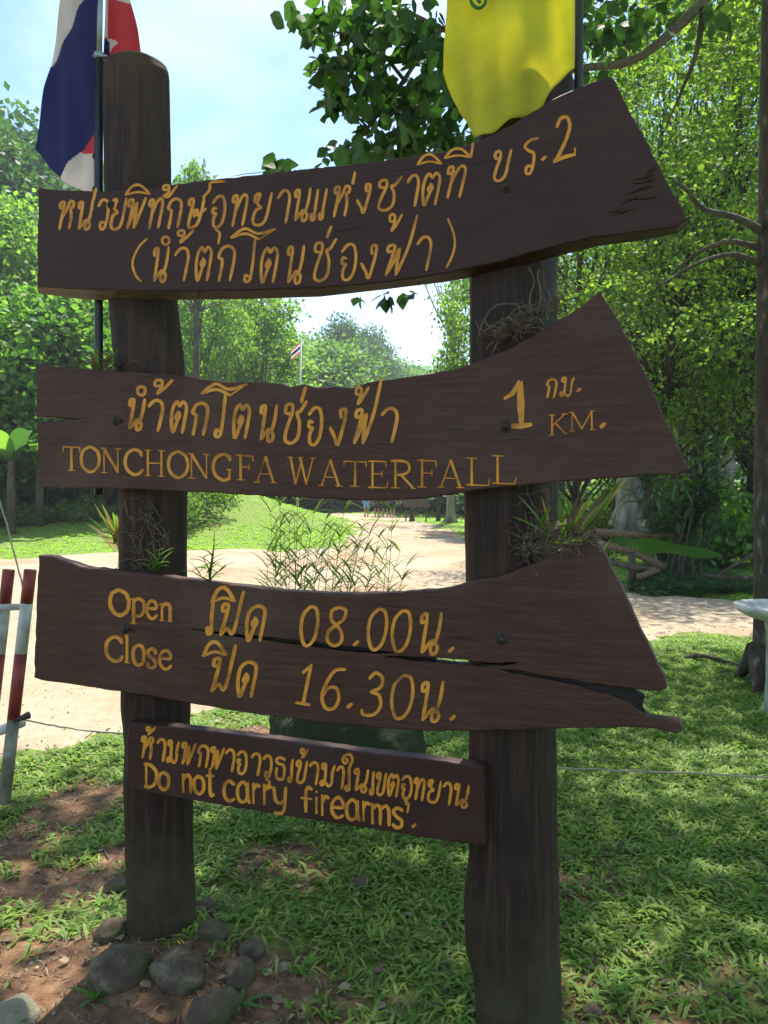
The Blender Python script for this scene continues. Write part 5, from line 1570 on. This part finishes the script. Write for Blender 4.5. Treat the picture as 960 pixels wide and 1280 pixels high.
# ------------------------------------------------------------------ other trees
fine = Proto(make_tree('slender_tree', 12, 8.5, .20, 84, 600, .088, 'fine', 'bark_dark', .13, .15, seed=4, csize=.125, width=1.25), 12)
fine2 = Proto(make_tree('slender_tree', 11, 8.0, .20, 72, 520, .098, 'fine', 'bark_dark', .11, .1, lean=.08, seed=8, csize=.13, width=1.25), 11)
mid = Proto(make_tree('broadleaf_tree', 14, 10, .28, 34, 300, .26, 'mid', 'bark', .22, .45, seed=2), 14)
loose = Proto(make_tree('layered_tree', 12, 8, .25, 44, 460, .20, 'mid', 'bark', .16, .2, seed=12, csize=.17, width=1.3), 12)
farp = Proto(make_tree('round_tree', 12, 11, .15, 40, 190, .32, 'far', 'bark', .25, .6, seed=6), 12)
darkp = Proto(make_tree('dark_forest_tree', 16, 11, .1, 44, 200, .34, 'dark', 'bark', .25, .55, seed=16), 16)
brightp = Proto(make_tree('bright_tree', 7, 6, .12, 36, 420, .22, 'bright', 'bark', .10, .5, seed=18, tmpl=OVATE), 7)
def make_bush(name, lm, leaf, seed, per=420):
    random.seed(seed)
    root = empty(name, (0, 0, 0)); cl = []
    mb = MB()
    for i in range(22):
        a = i * 2.399; rr = .85 * math.sqrt((i + .5) / 22)
        z = random.uniform(.15, .55) + (1 - rr) * random.uniform(.1, .55)
        s_ = random.uniform(.22, .34)
        cl.append(((math.cos(a) * rr, math.sin(a) * rr, z), (s_, s_, s_ * .8)))
        if i % 2 == 0: mb.tube(bend((random.uniform(-.1, .1), random.uniform(-.1, .1), -.05), cl[-1][0], 3, .1), [.02, .015, .01, .005], 5)
    mb.build('stem', M['bark'], root, True)
    P, Dn = crown_points(cl, per * 10, .35, 0)
    o = link('foliage', scatter_mesh('foliage', P, Dn, leaf * rng.uniform(.6, 1.3, len(P)), OVATE if leaf > .09 else DIAMOND), LM[lm], root); o['kind'] = 'stuff'
    return root
bush_d = Proto(make_bush('dark_bush', 'dark', .085, 41, 300), 1)
bush_b = Proto(make_bush('bright_bush', 'bright', .10, 42, 130), 1)
bush_f = Proto(make_bush('undergrowth_bush', 'fine', .075, 43, 300), 1)

ORD = ['first', 'second', 'third', 'fourth', 'fifth', 'sixth', 'seventh', 'eighth', 'ninth', 'tenth']
G1 = 'trees on the wooded slope at left'
darkp.put(-40, 40, 150, rz=.3, label='tall dark tree of the wooded slope cut by the left edge of the picture', group=G1)
darkp.put(40, 46, 178, rz=1.7, label='hazy tall tree of the slope behind the striped flag', group=G1)
mid.put(5, 34, 262, rz=.9, label='lighter tree in front of the tall dark slope trees at left', group=G1)
mid.put(90, 52, 225, rz=2.2, label='slope tree seen between the left edge and the first board', group=G1)
brightp.put(80, 25.5, 376, rz=.4, wide=1.05, label='bright green rounded tree between the first and second board left of the left post', cat='tree')
brightp.put(10, 24.5, 415, rz=2.4, wide=.9, label='bright leafy tree at the left edge level with the second board', cat='tree')
darkp.put(140, 36, 360, rz=2.9, wide=1.1, label='dark tree just behind the bright green rounded tree', cat='tree')
GB = 'dark bushes at the back of the grass strip'
for i, (px, d, hh, wd) in enumerate(((-70, 24, 4.2, .5), (-15, 24.5, 3.9, .48), (30, 23.6, 3.0, .6), (75, 24.4, 3.6, .5), (120, 23.8, 3.3, .6), (160, 24.6, 3.8, .5), (200, 25, 3.0, .6))):
    bush_d.put(px, d, hgt=hh, rz=i * 1.3, wide=wd, label=ORD[i] + ' dark bush from the left at the back of the left grass strip', cat='bush', group=GB)
for i, (px, d, hh) in enumerate(((8, 22.6, .9), (50, 22.4, .6), (100, 22.5, .7), (140, 22.7, .5), (-30, 22.5, 1.0))):
    bush_b.put(px, d, hgt=hh, rz=i, wide=1.1, label=('second', 'third', 'fourth', 'fifth', 'first')[i] + ' low bright weed clump from the left before the dark bushes', cat='bush', group='low weeds before the dark bushes')
for i, (px, d, hh) in enumerate(((228, 23.5, 2.0), (262, 26.5, 1.6), (212, 21.5, 1.3))):
    bush_f.put(px, d, hgt=hh, rz=i * 2, wide=.8, label=['shrub on the mound just right of the left post', 'shrub on top of the mound below the second board', 'low shrub at the left foot of the mound by the post'][i], cat='bush')
# middle gap
loose.put(249, 33, 208, rz=.2, wide=.5, label='tall layered tree with straight trunk right beside the left post', cat='tree')
loose.put(322, 38, 362, rz=1.0, wide=1.1, label='layered tree with forked trunk left of the distant flagpole', cat='tree')
loose.put(285, 46, 368, rz=2.6, wide=1.2, label='tree behind and between the slender and the layered tree', cat='tree')
loose.put(232, 50, 372, rz=4.6, wide=1.2, label='tree half hidden behind the left post above the second board', cat='tree')
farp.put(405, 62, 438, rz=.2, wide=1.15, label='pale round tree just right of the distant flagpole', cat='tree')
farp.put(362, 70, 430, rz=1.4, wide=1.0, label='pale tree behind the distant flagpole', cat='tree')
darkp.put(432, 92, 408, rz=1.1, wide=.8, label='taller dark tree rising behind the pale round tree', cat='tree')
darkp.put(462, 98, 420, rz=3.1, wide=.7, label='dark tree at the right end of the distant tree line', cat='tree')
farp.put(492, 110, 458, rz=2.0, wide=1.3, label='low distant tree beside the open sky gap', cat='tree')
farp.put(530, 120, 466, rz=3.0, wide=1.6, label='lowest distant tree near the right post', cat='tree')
# right of the gap
loose.put(612, 27, 250, rz=1.9, wide=.55, label='loose blue green tree behind the right post at the sky gap', cat='tree')
GR = 'backlit trees of the grove at right'
rl = [(722, 16.5, 150, 0.4, 1.0, fine), (838, 15.2, -60, 1.2, 1.0, fine2), (880, 17.5, -40, 2.0, 1.05, fine), (955, 15.5, -90, 3.3, 1.0, fine2), (770, 25, 110, 4.0, 1.0, fine), (860, 29, 60, 5.2, 1.1, fine2), (945, 26, 0, .8, 1.1, fine),
      (1060, 17, -120, 1.9, 1.0, fine)]
for i, (px, d, top, rz, wd, pr) in enumerate(rl):
    pr.put(px, d, top, rz=rz, wide=wd * .9, label=ORD[sorted(q[0] for q in rl).index(px)] + ' slender backlit tree from the left in the front of the grove', group=GR)
GM = 'deeper trees of the grove at right'
for i, (px, d, top) in enumerate(((655, 58, 430), (730, 62, 400), (800, 56, 380), (880, 60, 350), (960, 58, 320), (1040, 54, 300))):
    mid.put(px, d, top, rz=i * 1.1, wide=1.15, label=ORD[i] + ' leafy tree from the left deep in the grove at right', group=GM)
GF = 'far trees closing the view'
for i in range(34):
    a = -0.62 + 1.24 * i / 33 + random.uniform(-.012, .012)
    d = 85 + random.uniform(0, 45)
    px = 480 + F * a
    if 330 < px < 610: continue
    x = a * d
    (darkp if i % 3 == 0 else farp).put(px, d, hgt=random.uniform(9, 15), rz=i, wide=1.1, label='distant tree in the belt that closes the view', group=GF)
# low screen along the far end of the path
for i, (px, d, hh) in enumerate(((380, 60, 3.5), (425, 64, 4), (470, 66, 4), (515, 62, 3.2), (555, 56, 3.4), (600, 50, 4), (340, 58, 4), (300, 55, 5))):
    bush_d.put(px, d, hgt=hh, rz=i * .9, wide=1.6, label=ORD[sorted((300, 340, 380, 425, 470, 515, 555, 600)).index(px)] + ' dark thicket from the left behind the far end of the path', cat='bush', group='thickets at the far end of the path')
# undergrowth right
random.seed(61)
GU = 'undergrowth in the grove at right'
for i in range(26):
    px = random.uniform(600, 1080); d = random.uniform(15, 34)
    if 740 < px < 840 and d < 24: d += 10
    (bush_f, bush_b, bush_f, bush_b)[i % 4].put(px, d, hgt=random.uniform(.6, 2.4) * (1 if d < 22 else 1.3), rz=i, wide=random.uniform(.8, 1.2), label='leafy undergrowth bush in the grove right of the sign', cat='bush', group=GU)

# pale trunks with buttresses
def big_trunk(px, py, d, wpx, top_py, lean, label, mat='bark_pale', butt=1.0, h=None):
    x = (px - 480) / F * d; z0 = hz(x, d)
    root = empty('grove_tree', (x, d, z0)); tag(root, label, 'tree')
    r_ = wpx * d / F / 2
    topz = at(px, top_py, d).z - z0
    mb = MB()
    pts = [Vector((0, 0, -.1)), Vector((0, 0, topz * .06 + .1)), Vector((lean * .3, 0, topz * .3)), Vector((lean * .7, 0, topz * .7)), Vector((lean, 0, topz))]
    mb.tube(pts, [r_ * 1.7, r_ * 1.1, r_, r_ * .85, r_ * .5], 12, jitter=.06)
    for k in range(5):
        a = k * 1.257 + .3
        q = Vector((math.cos(a), math.sin(a), 0)) * r_ * 3.0 * butt
        mb.tube([Vector((math.cos(a) * r_ * .5, math.sin(a) * r_ * .5, r_ * 3.2)), q * .5 + Vector((0, 0, r_ * 1.0)), q + Vector((0, 0, -.05))], [r_ * .4, r_ * .35, r_ * .2], 6, jitter=.1)
    mb.build('trunk', M[mat], root, True)
    cl = []
    mb = MB()
    for k in range(14):
        a = k * 2.4; rr = random.uniform(.6, 2.4)
        c = Vector((lean + math.cos(a) * rr, math.sin(a) * rr, topz * random.uniform(.72, 1.1)))
        cl.append((tuple(c), (.9, .9, .6)))
        mb.tube(bend(pts[3], c, 3, .1), [r_ * .3, r_ * .2, r_ * .12, r_ * .05], 5)
    mb.build('limb', M[mat], root, True)
    P, Dn = crown_points(cl, 110, .2)
    o = link('crown', scatter_mesh('crown', P, Dn, rng.uniform(.12, .24, len(P))), LM['fine'], root); o['kind'] = 'stuff'
big_trunk(786, 668, 22.5, 30, 250, .1, 'thick pale trunked tree with buttress roots right of the second board tip')
big_trunk(905, 660, 26, 20, 180, .2, 'pale straight trunked tree behind the palm clump')
big_trunk(832, 655, 28, 9, 300, 2.4, 'thin brownish tree leaning right behind the palm clump', 'bark')
big_trunk(563, 652, 33, 9, 330, .1, 'pale trunk with spreading foot left of the right post by the path', 'bark_pale')
big_trunk(548, 650, 36, 4.5, 535, .1, 'thin dark trunk beside the pale trunk by the path', 'bark_dark', .5)
big_trunk(515, 645, 39, 5, 535, .1, 'trunk behind the small brown noticeboard by the path', 'bark', .5)
big_trunk(246, 640, 29, 8, 300, .05, 'straight brown trunk seen right of the left post', 'bark', .4)
big_trunk(700, 655, 30, 12, 250, .1, 'brown trunk hidden partly by the orchid on the third board', 'bark')

# banana plants at left
def banana(px, d, hh, label, n=8, seed=0):
    random.seed(seed)
    x = (px - 480) / F * d
    e = empty('banana_plant', (x, d, hz(x, d))); tag(e, label, 'banana plant')
    mb = MB(); mb.tube([(0, 0, -.1), (0, 0, hh * .35), (.05, 0, hh * .55)], [.13, .11, .08], 10); mb.build('stem', M['bark'], e, True)
    for i in range(n):
        a = i * 2.399 + seed
        el = random.uniform(.5, 1.5)
        leaf_obj(e, (.03, 0, hh * .5), (math.cos(a), math.sin(a), el), hh * random.uniform(.45, .62), hh * .11, LM['dark'] if i % 3 else LM['mid'], 1.3, segs=8, roll=random.uniform(-.4, .4))
banana(14, 21.0, 4.0, 'banana plant with broad drooping leaves at the left edge', 9, 3)
banana(50, 22.0, 3.4, 'smaller banana plant beside the second board left end', 8, 5)

# palm-like clump at right
random.seed(71)
pc = ground_px(850, 738)
e = empty('cane_palm', pc); tag(e, 'clump of dark cane palms with long drooping leaves in front of the grove', 'palm')
LB = MB(); SB = 0
for i in range(24):
    px_ = 812 + random.uniform(0, 112); 
    t_ = Vector(((px_ - 480) / F * 11.2 - pc.x + random.uniform(-.1, .1), random.uniform(-.45, .45), at(0, random.uniform(545, 640), 11.2).z))
    b_ = Vector((random.uniform(-.35, .35), random.uniform(-.3, .3), -.05))
    m_ = b_.lerp(t_, .55) + Vector((-.05 * (t_.x - b_.x), 0, .1))
    P_ = [Vector(q) for q in catmull([tuple(b_), tuple(m_), tuple(t_)], 4)]
    mb = MB(); mb.tube(P_, [.016, .015, .014, .013, .012, .011, .010, .008, .006], 6)
    mb.build('cane', LM['dark'] if i % 3 else M['bark'], e, True)
    for k in range(10):
        a = random.uniform(0, 6.28)
        q = P_[random.randint(4, 8)]
        for m2 in range(2):
            vs, fs = strap(q, (math.cos(a) + random.gauss(0, .3), math.sin(a) + random.gauss(0, .3), random.uniform(-.1, 1.1)), random.uniform(.28, .55), random.uniform(.04, .065), random.uniform(.9, 1.9), 5, roll=random.uniform(-.5, .5))
            LB.add(vs, fs)
o = LB.build('frond', LM['dark'], e, True); o['kind'] = 'stuff'
mb = MB(); mb.tube([(.1, .2, -.1), (.12, .2, .6), (.1, .2, 1.3)], [.2, .15, .08], 10, jitter=.06)
o = mb.build('trunk', M['bark'], e, True)
# dark litter heap and dead branches beside it
for i in range(11):
    px_ = random.uniform(815, 960); py_ = random.uniform(712, 748)
    q = ground_px(px_, py_)
    bush_d.put(px_, q.y + .3, hgt=random.uniform(.12, .3), rz=i, wide=random.uniform(1.6, 2.6), label='low dark ground plant before the cane palm clump', cat='plant', group='low ground plants around the cane palms')
def log(pts, r_, label, mat='bark', name='fallen_log', cat='log'):
    P = [at(*p) for p in pts]
    b0 = P[0].copy(); b0.z = 0
    mb = MB(); mb.tube([Vector(q) - b0 for q in catmull([tuple(p) for p in P], 4)], r_, 9, jitter=.08)
    o = mb.build(name, M[mat], None, True); o.location = b0
    tag(o, label, cat)
log([(745, 665, 12.2), (800, 668, 12.0), (870, 668, 11.8)], .055, 'topmost horizontal log rail right of the third board tip', 'root')
log([(748, 680, 12.0), (790, 690, 11.9), (832, 710, 11.7)], .06, 'log slanting down to the right below the top rail', 'root')
log([(755, 700, 11.8), (790, 709, 11.6), (825, 712, 11.6)], .045, 'reddish brown log lying lowest of the three rails', 'bark')
log([(798, 722, 11.4), (812, 716, 11.5), (822, 713, 11.6)], .05, 'short log end lying on the ground before the rails', 'root')
log([(790, 738, 11.6), (790, 690, 11.7)], .05, 'short upright wooden stake carrying the log rails', 'bark', 'wooden_stake', 'stake')
log([(893, 722, 10.9), (915, 708, 10.8), (942, 692, 10.8)], .02, 'thin dead branch rising to the right beside the cane palms', 'bark', 'dead_branch', 'branch')
log([(875, 718, 10.8), (905, 722, 10.8), (950, 722, 10.8)], .025, 'dark dead branch lying flat beside the cane palms', 'bark_dark', 'dead_branch', 'branch')
log([(856, 822, 7.0), (880, 820, 6.9), (925, 834, 6.7)], .02, 'dark surface root lying in the grass by the near tree', 'bark_dark', 'surface_root', 'root')

# ------------------------------------------------------------------ people on the path
def person(px, d, shirt, shorts, label, ph, seed):
    x = (px - 480) / F * d; z0 = hz(x, d) + .03
    root = empty('person', (x, d, z0), random.uniform(-.2, .2)); tag(root, label, 'person', 'people walking away along the path')
    s = ph
    J = {'pel': (0, 0, .92), 'wst': (0, 0, 1.05), 'chs': (0, .01, 1.32), 'nk': (0, 0, 1.47), 'hd': (0, -.02, 1.56), 'top': (0, -.01, 1.68)}
    vs = [J['pel'], J['wst'], J['chs'], J['nk'], J['hd'], J['top'],
          (-.17, 0, 1.40), (-.23, .02 * s, 1.14), (-.24, .1 * s, .90), (-.24, .12 * s, .82),
          (.17, 0, 1.40), (.23, -.02 * s, 1.14), (.24, -.08 * s, .90), (.24, -.1 * s, .82),
          (-.10, 0, .88), (-.10, .10 * s, .50), (-.10, .04 * s, .08), (-.10, .18 * s, .03),
          (.10, 0, .88), (.10, -.04 * s, .50), (.10, -.20 * s, .10), (.10, -.08 * s, .03)]
    es = [(0, 1), (1, 2), (2, 3), (3, 4), (4, 5), (2, 6), (6, 7), (7, 8), (8, 9), (2, 10), (10, 11), (11, 12), (12, 13), (0, 14), (14, 15), (15, 16), (16, 17), (0, 18), (18, 19), (19, 20), (20, 21)]
    rd = [.13, .12, .14, .05, .085, .07, .06, .042, .033, .03, .06, .042, .033, .03, .095, .06, .042, .035, .095, .06, .042, .035]
    def skin(name, vi, grow, mat, par):
        mp = {v: i for i, v in enumerate(vi)}
        me = bpy.data.meshes.new(name); me.from_pydata([vs[v] for v in vi], [(mp[a], mp[b]) for a, b in es if a in mp and b in mp], [])
        o = link(name, me, mat, par)
        md = o.modifiers.new('skin', 'SKIN'); md.use_smooth_shade = True
        for v, i in mp.items():
            r_ = rd[v] + grow
            me.skin_vertices[0].data[i].radius = (r_ * (1.15 if v in (0, 1, 2) else 1), r_ * (.8 if v in (0, 1, 2) else 1))
        me.skin_vertices[0].data[mp[vi[0]]].use_root = True
        ss = o.modifiers.new('sub', 'SUBSURF'); ss.levels = 1; ss.render_levels = 1
        return o
    skin('body', list(range(22)), 0, M['skin'], root)
    skin('shirt', [1, 2, 6, 7, 10, 11, 0], .018, shirt, root)
    skin('shorts', [0, 14, 15, 18, 19], .022, shorts, root)
    bm = bmesh.new(); bmesh.ops.create_icosphere(bm, subdivisions=2, radius=.105)
    for v in bm.verts: v.co.z = v.co.z * 1.1 + 1.64; v.co.y -= .02
    me = bpy.data.meshes.new('hair'); bm.to_mesh(me); bm.free(); link('hair', me, M['hair'], root)
cl_ = lambda n, c: simple(n, [tuple(k * .8 for k in c), c], 12, .85, .1)
person(458, 45, cl_('navy_shirt', (.02, .03, .08)), cl_('light_blue_shorts', (.2, .42, .7)), 'person in a dark top and light blue shorts, leftmost on the path', 1, 1)
person(471, 45.8, cl_('tan_shirt', (.6, .33, .16)), cl_('brown_shorts', (.05, .025, .02)), 'person in a tan top and dark brown shorts, second from left on the path', -1, 2)
person(481.5, 45.2, cl_('blue_shirt', (.06, .22, .6)), cl_('black_shorts', (.02, .02, .025)), 'person in a blue top and black shorts, third from left on the path', 1, 3)
person(490.5, 45, cl_('black_shirt', (.02, .02, .025)), cl_('charcoal_shorts', (.03, .03, .035)), 'person dressed all in black, rightmost on the path', -1, 4)

# distant flag and noticeboard and bench
fx = at(371, 500, 33)
e = empty('distant_flagpole', (fx.x, 33, hz(fx.x, 33))); tag(e, 'distant white flagpole flying a small red white and blue flag', 'flagpole')
mb = MB(); topz = at(377, 424, 33).z - e.location.z
mb.tube([(0, 0, -.1), (.10, 0, topz * .5), (.20, 0, topz)], [.06, .05, .035], 8); mb.build('pole', M['basin'], e, True)
mb = MB(); mi = [2, 0, 1, 1, 0, 2]
for i in range(7):
    for j in range(6):
        a = Vector((.18 - i * .07, 0, topz - .12 - j * .07 - i * .06))
        if j < 6 and i < 6:
            mb.add([a, a + Vector((0, 0, -.07)), a + Vector((-.07, .03 * math.sin(i * 1.4), -.13)), a + Vector((-.07, .03 * math.sin(i * 1.4), -.06))], [(0, 1, 2, 3)], mi[j])
mb.build('cloth', FM, e, True)
nx = at(520, 640, 38)
e = empty('noticeboard', (nx.x, 38, hz(nx.x, 38))); tag(e, 'small brown noticeboard on two legs beside the far path', 'noticeboard')
zt_, zb_ = at(520, 624, 38).z - e.location.z, at(520, 634, 38).z - e.location.z
mb = MB(); mb.box((.0, 0, (zt_ + zb_) / 2), (1.25, .06, zt_ - zb_)); mb.build('panel', M['raw'], e, bevel=.01)
for s_ in (-.5, .5):
    mb = MB(); mb.box((s_, .05, zt_ / 2 - .05), (.07, .03, zt_)); mb.build('leg', M['bark'], e)
nx = at(812, 640, 30)
e = empty('picnic_bench', (nx.x, 30, hz(nx.x, 30))); tag(e, 'small grey bench far away in the grove right of the pale trunk', 'bench')
mb = MB(); mb.box((0, 0, .45), (1.5, .35, .06)); mb.build('seat', M['bark_pale'], e)
mb = MB(); mb.box((0, .2, .8), (1.5, .05, .25)); mb.build('backrest', M['bark_pale'], e)
for s_ in (-.6, .6):
    mb = MB(); mb.box((s_, .02, .2), (.08, .3, .44)); mb.build('leg', M['bark_pale'], e)

# ------------------------------------------------------------------ ground cover
BLADE = (np.array([[-.5, 0, 0], [.5, 0, 0], [-.55, .45, .10], [.55, .45, .10], [0, 1, -.12]]), None)
def grass(name, n, xr, yr, lm, ln, wd, tuft=7, dens=None, label='', tri=True, lift=0.0, view=True, keep_road=0.0):
    """blades in tufts"""
    k = n // tuft
    y = np.sqrt(rng.uniform(yr[0] ** 2, yr[1] ** 2, k * 3)) if view else rng.uniform(yr[0], yr[1], k * 3)
    x = (rng.uniform(xr[0], xr[1], k * 3) * (y if view else 1))
    t = turf(x, y) if dens is None else dens(x, y)
    on = on_road(x, y)
    pr = np.where(on, keep_road, t)
    sel = rng.random(len(x)) < pr
    x = x[sel][:k]; y = y[sel][:k]
    k = len(x)
    X = np.repeat(x, tuft) + rng.normal(size=k * tuft) * .012 * ln / .05
    Y = np.repeat(y, tuft) + rng.normal(size=k * tuft) * .012 * ln / .05
    m = len(X)
    Z = height(X, Y) - .004 + lift
    a = rng.uniform(0, 2 * math.pi, m)
    L_ = ln * rng.uniform(.45, 1.35, m); W_ = wd * rng.uniform(.7, 1.3, m)
    up = rng.uniform(.35, 1.3, m)
    d = np.stack([np.cos(a), np.sin(a), up], 1); d /= np.linalg.norm(d, axis=1, keepdims=True)
    s_ = np.stack([-np.sin(a), np.cos(a), np.zeros(m)], 1)
    B = np.stack([X, Y, Z], 1)
    hor = np.stack([np.cos(a), np.sin(a), -np.full(m, .35)], 1)
    m1 = B + d * (L_ * .55)[:, None]
    tp_ = m1 + (d * .35 + hor * .65) * (L_ * .5)[:, None]
    w2 = (W_ * .5)[:, None]
    V = np.stack([B - s_ * w2 * .6, B + s_ * w2 * .6, m1 + s_ * w2, m1 - s_ * w2, tp_], 1).reshape(-1, 3)
    b5 = np.arange(m) * 5
    quads = np.stack([b5, b5 + 1, b5 + 2, b5 + 3], 1)
    tris = np.stack([b5 + 3, b5 + 2, b5 + 4], 1)
    me = bpy.data.meshes.new(name)
    loops = np.concatenate([np.concatenate([quads, tris], 1).ravel()])
    me.vertices.add(len(V)); me.vertices.foreach_set('co', V.astype(np.float32).ravel())
    me.loops.add(len(loops)); me.loops.foreach_set('vertex_index', loops.astype(np.int32))
    me.polygons.add(2 * m)
    st = np.stack([np.arange(m) * 7, np.arange(m) * 7 + 4], 1).ravel()
    me.polygons.foreach_set('loop_start', st.astype(np.int32))
    me.update(calc_edges=True)
    o = link(name, me, LM[lm]); tag(o, label, 'grass', kind='stuff')
    return o
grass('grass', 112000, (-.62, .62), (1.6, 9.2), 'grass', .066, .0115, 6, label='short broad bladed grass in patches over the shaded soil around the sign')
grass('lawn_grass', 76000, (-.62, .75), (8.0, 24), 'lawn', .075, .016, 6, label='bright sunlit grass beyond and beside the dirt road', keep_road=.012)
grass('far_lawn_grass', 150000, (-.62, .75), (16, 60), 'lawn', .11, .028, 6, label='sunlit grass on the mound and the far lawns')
grass('dead_grass', 26000, (-.62, .62), (1.8, 7.5), 'brown', .045, .004, 4, dens=lambda x, y: np.full(len(x), .8), label='thin dry dead grass blades lying over the soil around the sign')
# leaf litter, twigs
n = 3600
y = np.sqrt(rng.uniform(2.0 ** 2, 8.0 ** 2, n)); x = rng.uniform(-.6, .6, n) * y
P = np.stack([x, y, height(x, y) + .010], 1)
a = rng.uniform(0, 6.28, n)
Dn = np.stack([np.cos(a), np.sin(a), rng.normal(size=n) * .15], 1)
tag(link('leaf_litter', scatter_mesh('leaf_litter', P, Dn, rng.uniform(.012, .045, n), OVATE, .25), LM['brown']), 'small dry fallen leaves scattered over soil and grass', 'leaf litter', kind='stuff')
mb = MB()
random.seed(91)
for i in range(150):
    y_ = math.sqrt(random.uniform(2.0 ** 2, 6.5 ** 2)); x_ = random.uniform(-.6, .6) * y_
    a = random.uniform(0, 6.28)
    pts = squiggle((x_, y_, hz(x_, y_) + .008), (math.cos(a), math.sin(a), 0), random.uniform(.05, .2), .18, 4)
    for p in pts: p.z = hz(p.x, p.y) + .008
    mb.tube(pts, random.uniform(.001, .0035), 5)
tag(mb.build('twig_litter', M['root'], None, True), 'thin dry twigs scattered on the soil', 'twigs', kind='stuff')
n = 5200
y = np.sqrt(rng.uniform(2.0 ** 2, 13 ** 2, n)); x = rng.uniform(-.6, .6, n) * y
CUBE = (np.array([[-.5, -.4, -.3], [.5, -.5, -.3], [.4, .5, -.3], [-.5, .4, -.3], [-.3, -.3, .3], [.3, -.3, .35], [.3, .3, .3], [-.3, .35, .25]]), np.array([[4, 5, 6, 7], [0, 1, 5, 4], [1, 2, 6, 5], [2, 3, 7, 6], [3, 0, 4, 7]]))
P = np.stack([x, y, height(x, y) + .003 + .02 * inside_poly(x, y)], 1)
a = rng.uniform(0, 6.28, n)
tag(link('gravel', scatter_mesh('gravel', P, np.stack([np.cos(a), np.sin(a), np.zeros(n)], 1), rng.uniform(.004, .018, n), CUBE, .2), M['stone_pale']), 'loose crumbs of soil and gravel on bare ground', 'gravel', kind='stuff')
# broad-leaved weeds
random.seed(95)
for i, (px, py, s_, lab) in enumerate(((338, 1046, 1.3, 'broad leaved weed in the grass under the firearms board'), (362, 920, 1.0, 'leafy weed against the mossy boulder between the boards'), (527, 935, 1.1, 'leafy weed at the right end of the mossy boulder'),
        (118, 1258, 1.0, 'grassy weed beside the smooth pale corner stone'), (205, 1180, .6, 'tiny weed growing at the foot of the left post'), (300, 1262, 1.1, 'blade leaved weed in front of the large low stone'),
        (255, 1100, .9, 'weed just right of the left post foot'), (765, 1235, 1.1, 'tufted weed right of the right post foot'), (880, 1020, 1.0, 'tufted weed in the shaded lawn at right'))):
    p = ground_px(px, py); e = empty('weed', (p.x, p.y, hz(p.x, p.y))); tag(e, lab, 'weed')
    for k in range(9):
        a = k * 2.4 + random.uniform(-.3, .3)
        leaf_obj(e, (0, 0, 0), (math.cos(a), math.sin(a), random.uniform(.4, 1.3)), .09 * s_ * random.uniform(.7, 1.3), (.03 if i in (0, 1, 2) else .013) * s_, LM['bright'], 1.0, roll=random.uniform(-.3, .3))

print('objects', len(bpy.data.objects), 'tris', sum(len(m.loop_triangles) if m.loop_triangles else sum(max(1, p.loop_total - 2) for p in m.polygons) for m in bpy.data.meshes if len(m.polygons) < 3000))

# ------------------------------------------------------------------ thin humid air
mb = MB(); mb.box((0, 60, 24), (420, 340, 52))
hm = bpy.data.materials.new('humid_air'); hm.use_nodes = True
hn = hm.node_tree; hn.nodes.clear()
ho = hn.nodes.new('ShaderNodeOutputMaterial'); hv = hn.nodes.new('ShaderNodeVolumePrincipled')
hv.inputs['Color'].default_value = (0.92, 0.96, 1.0, 1); hv.inputs['Density'].default_value = 0.0010; hv.inputs['Anisotropy'].default_value = 0.3
hn.links.new(hv.outputs[0], ho.inputs['Volume'])
tag(mb.build('haze', hm), 'thin pale humid air', 'haze', kind='stuff')
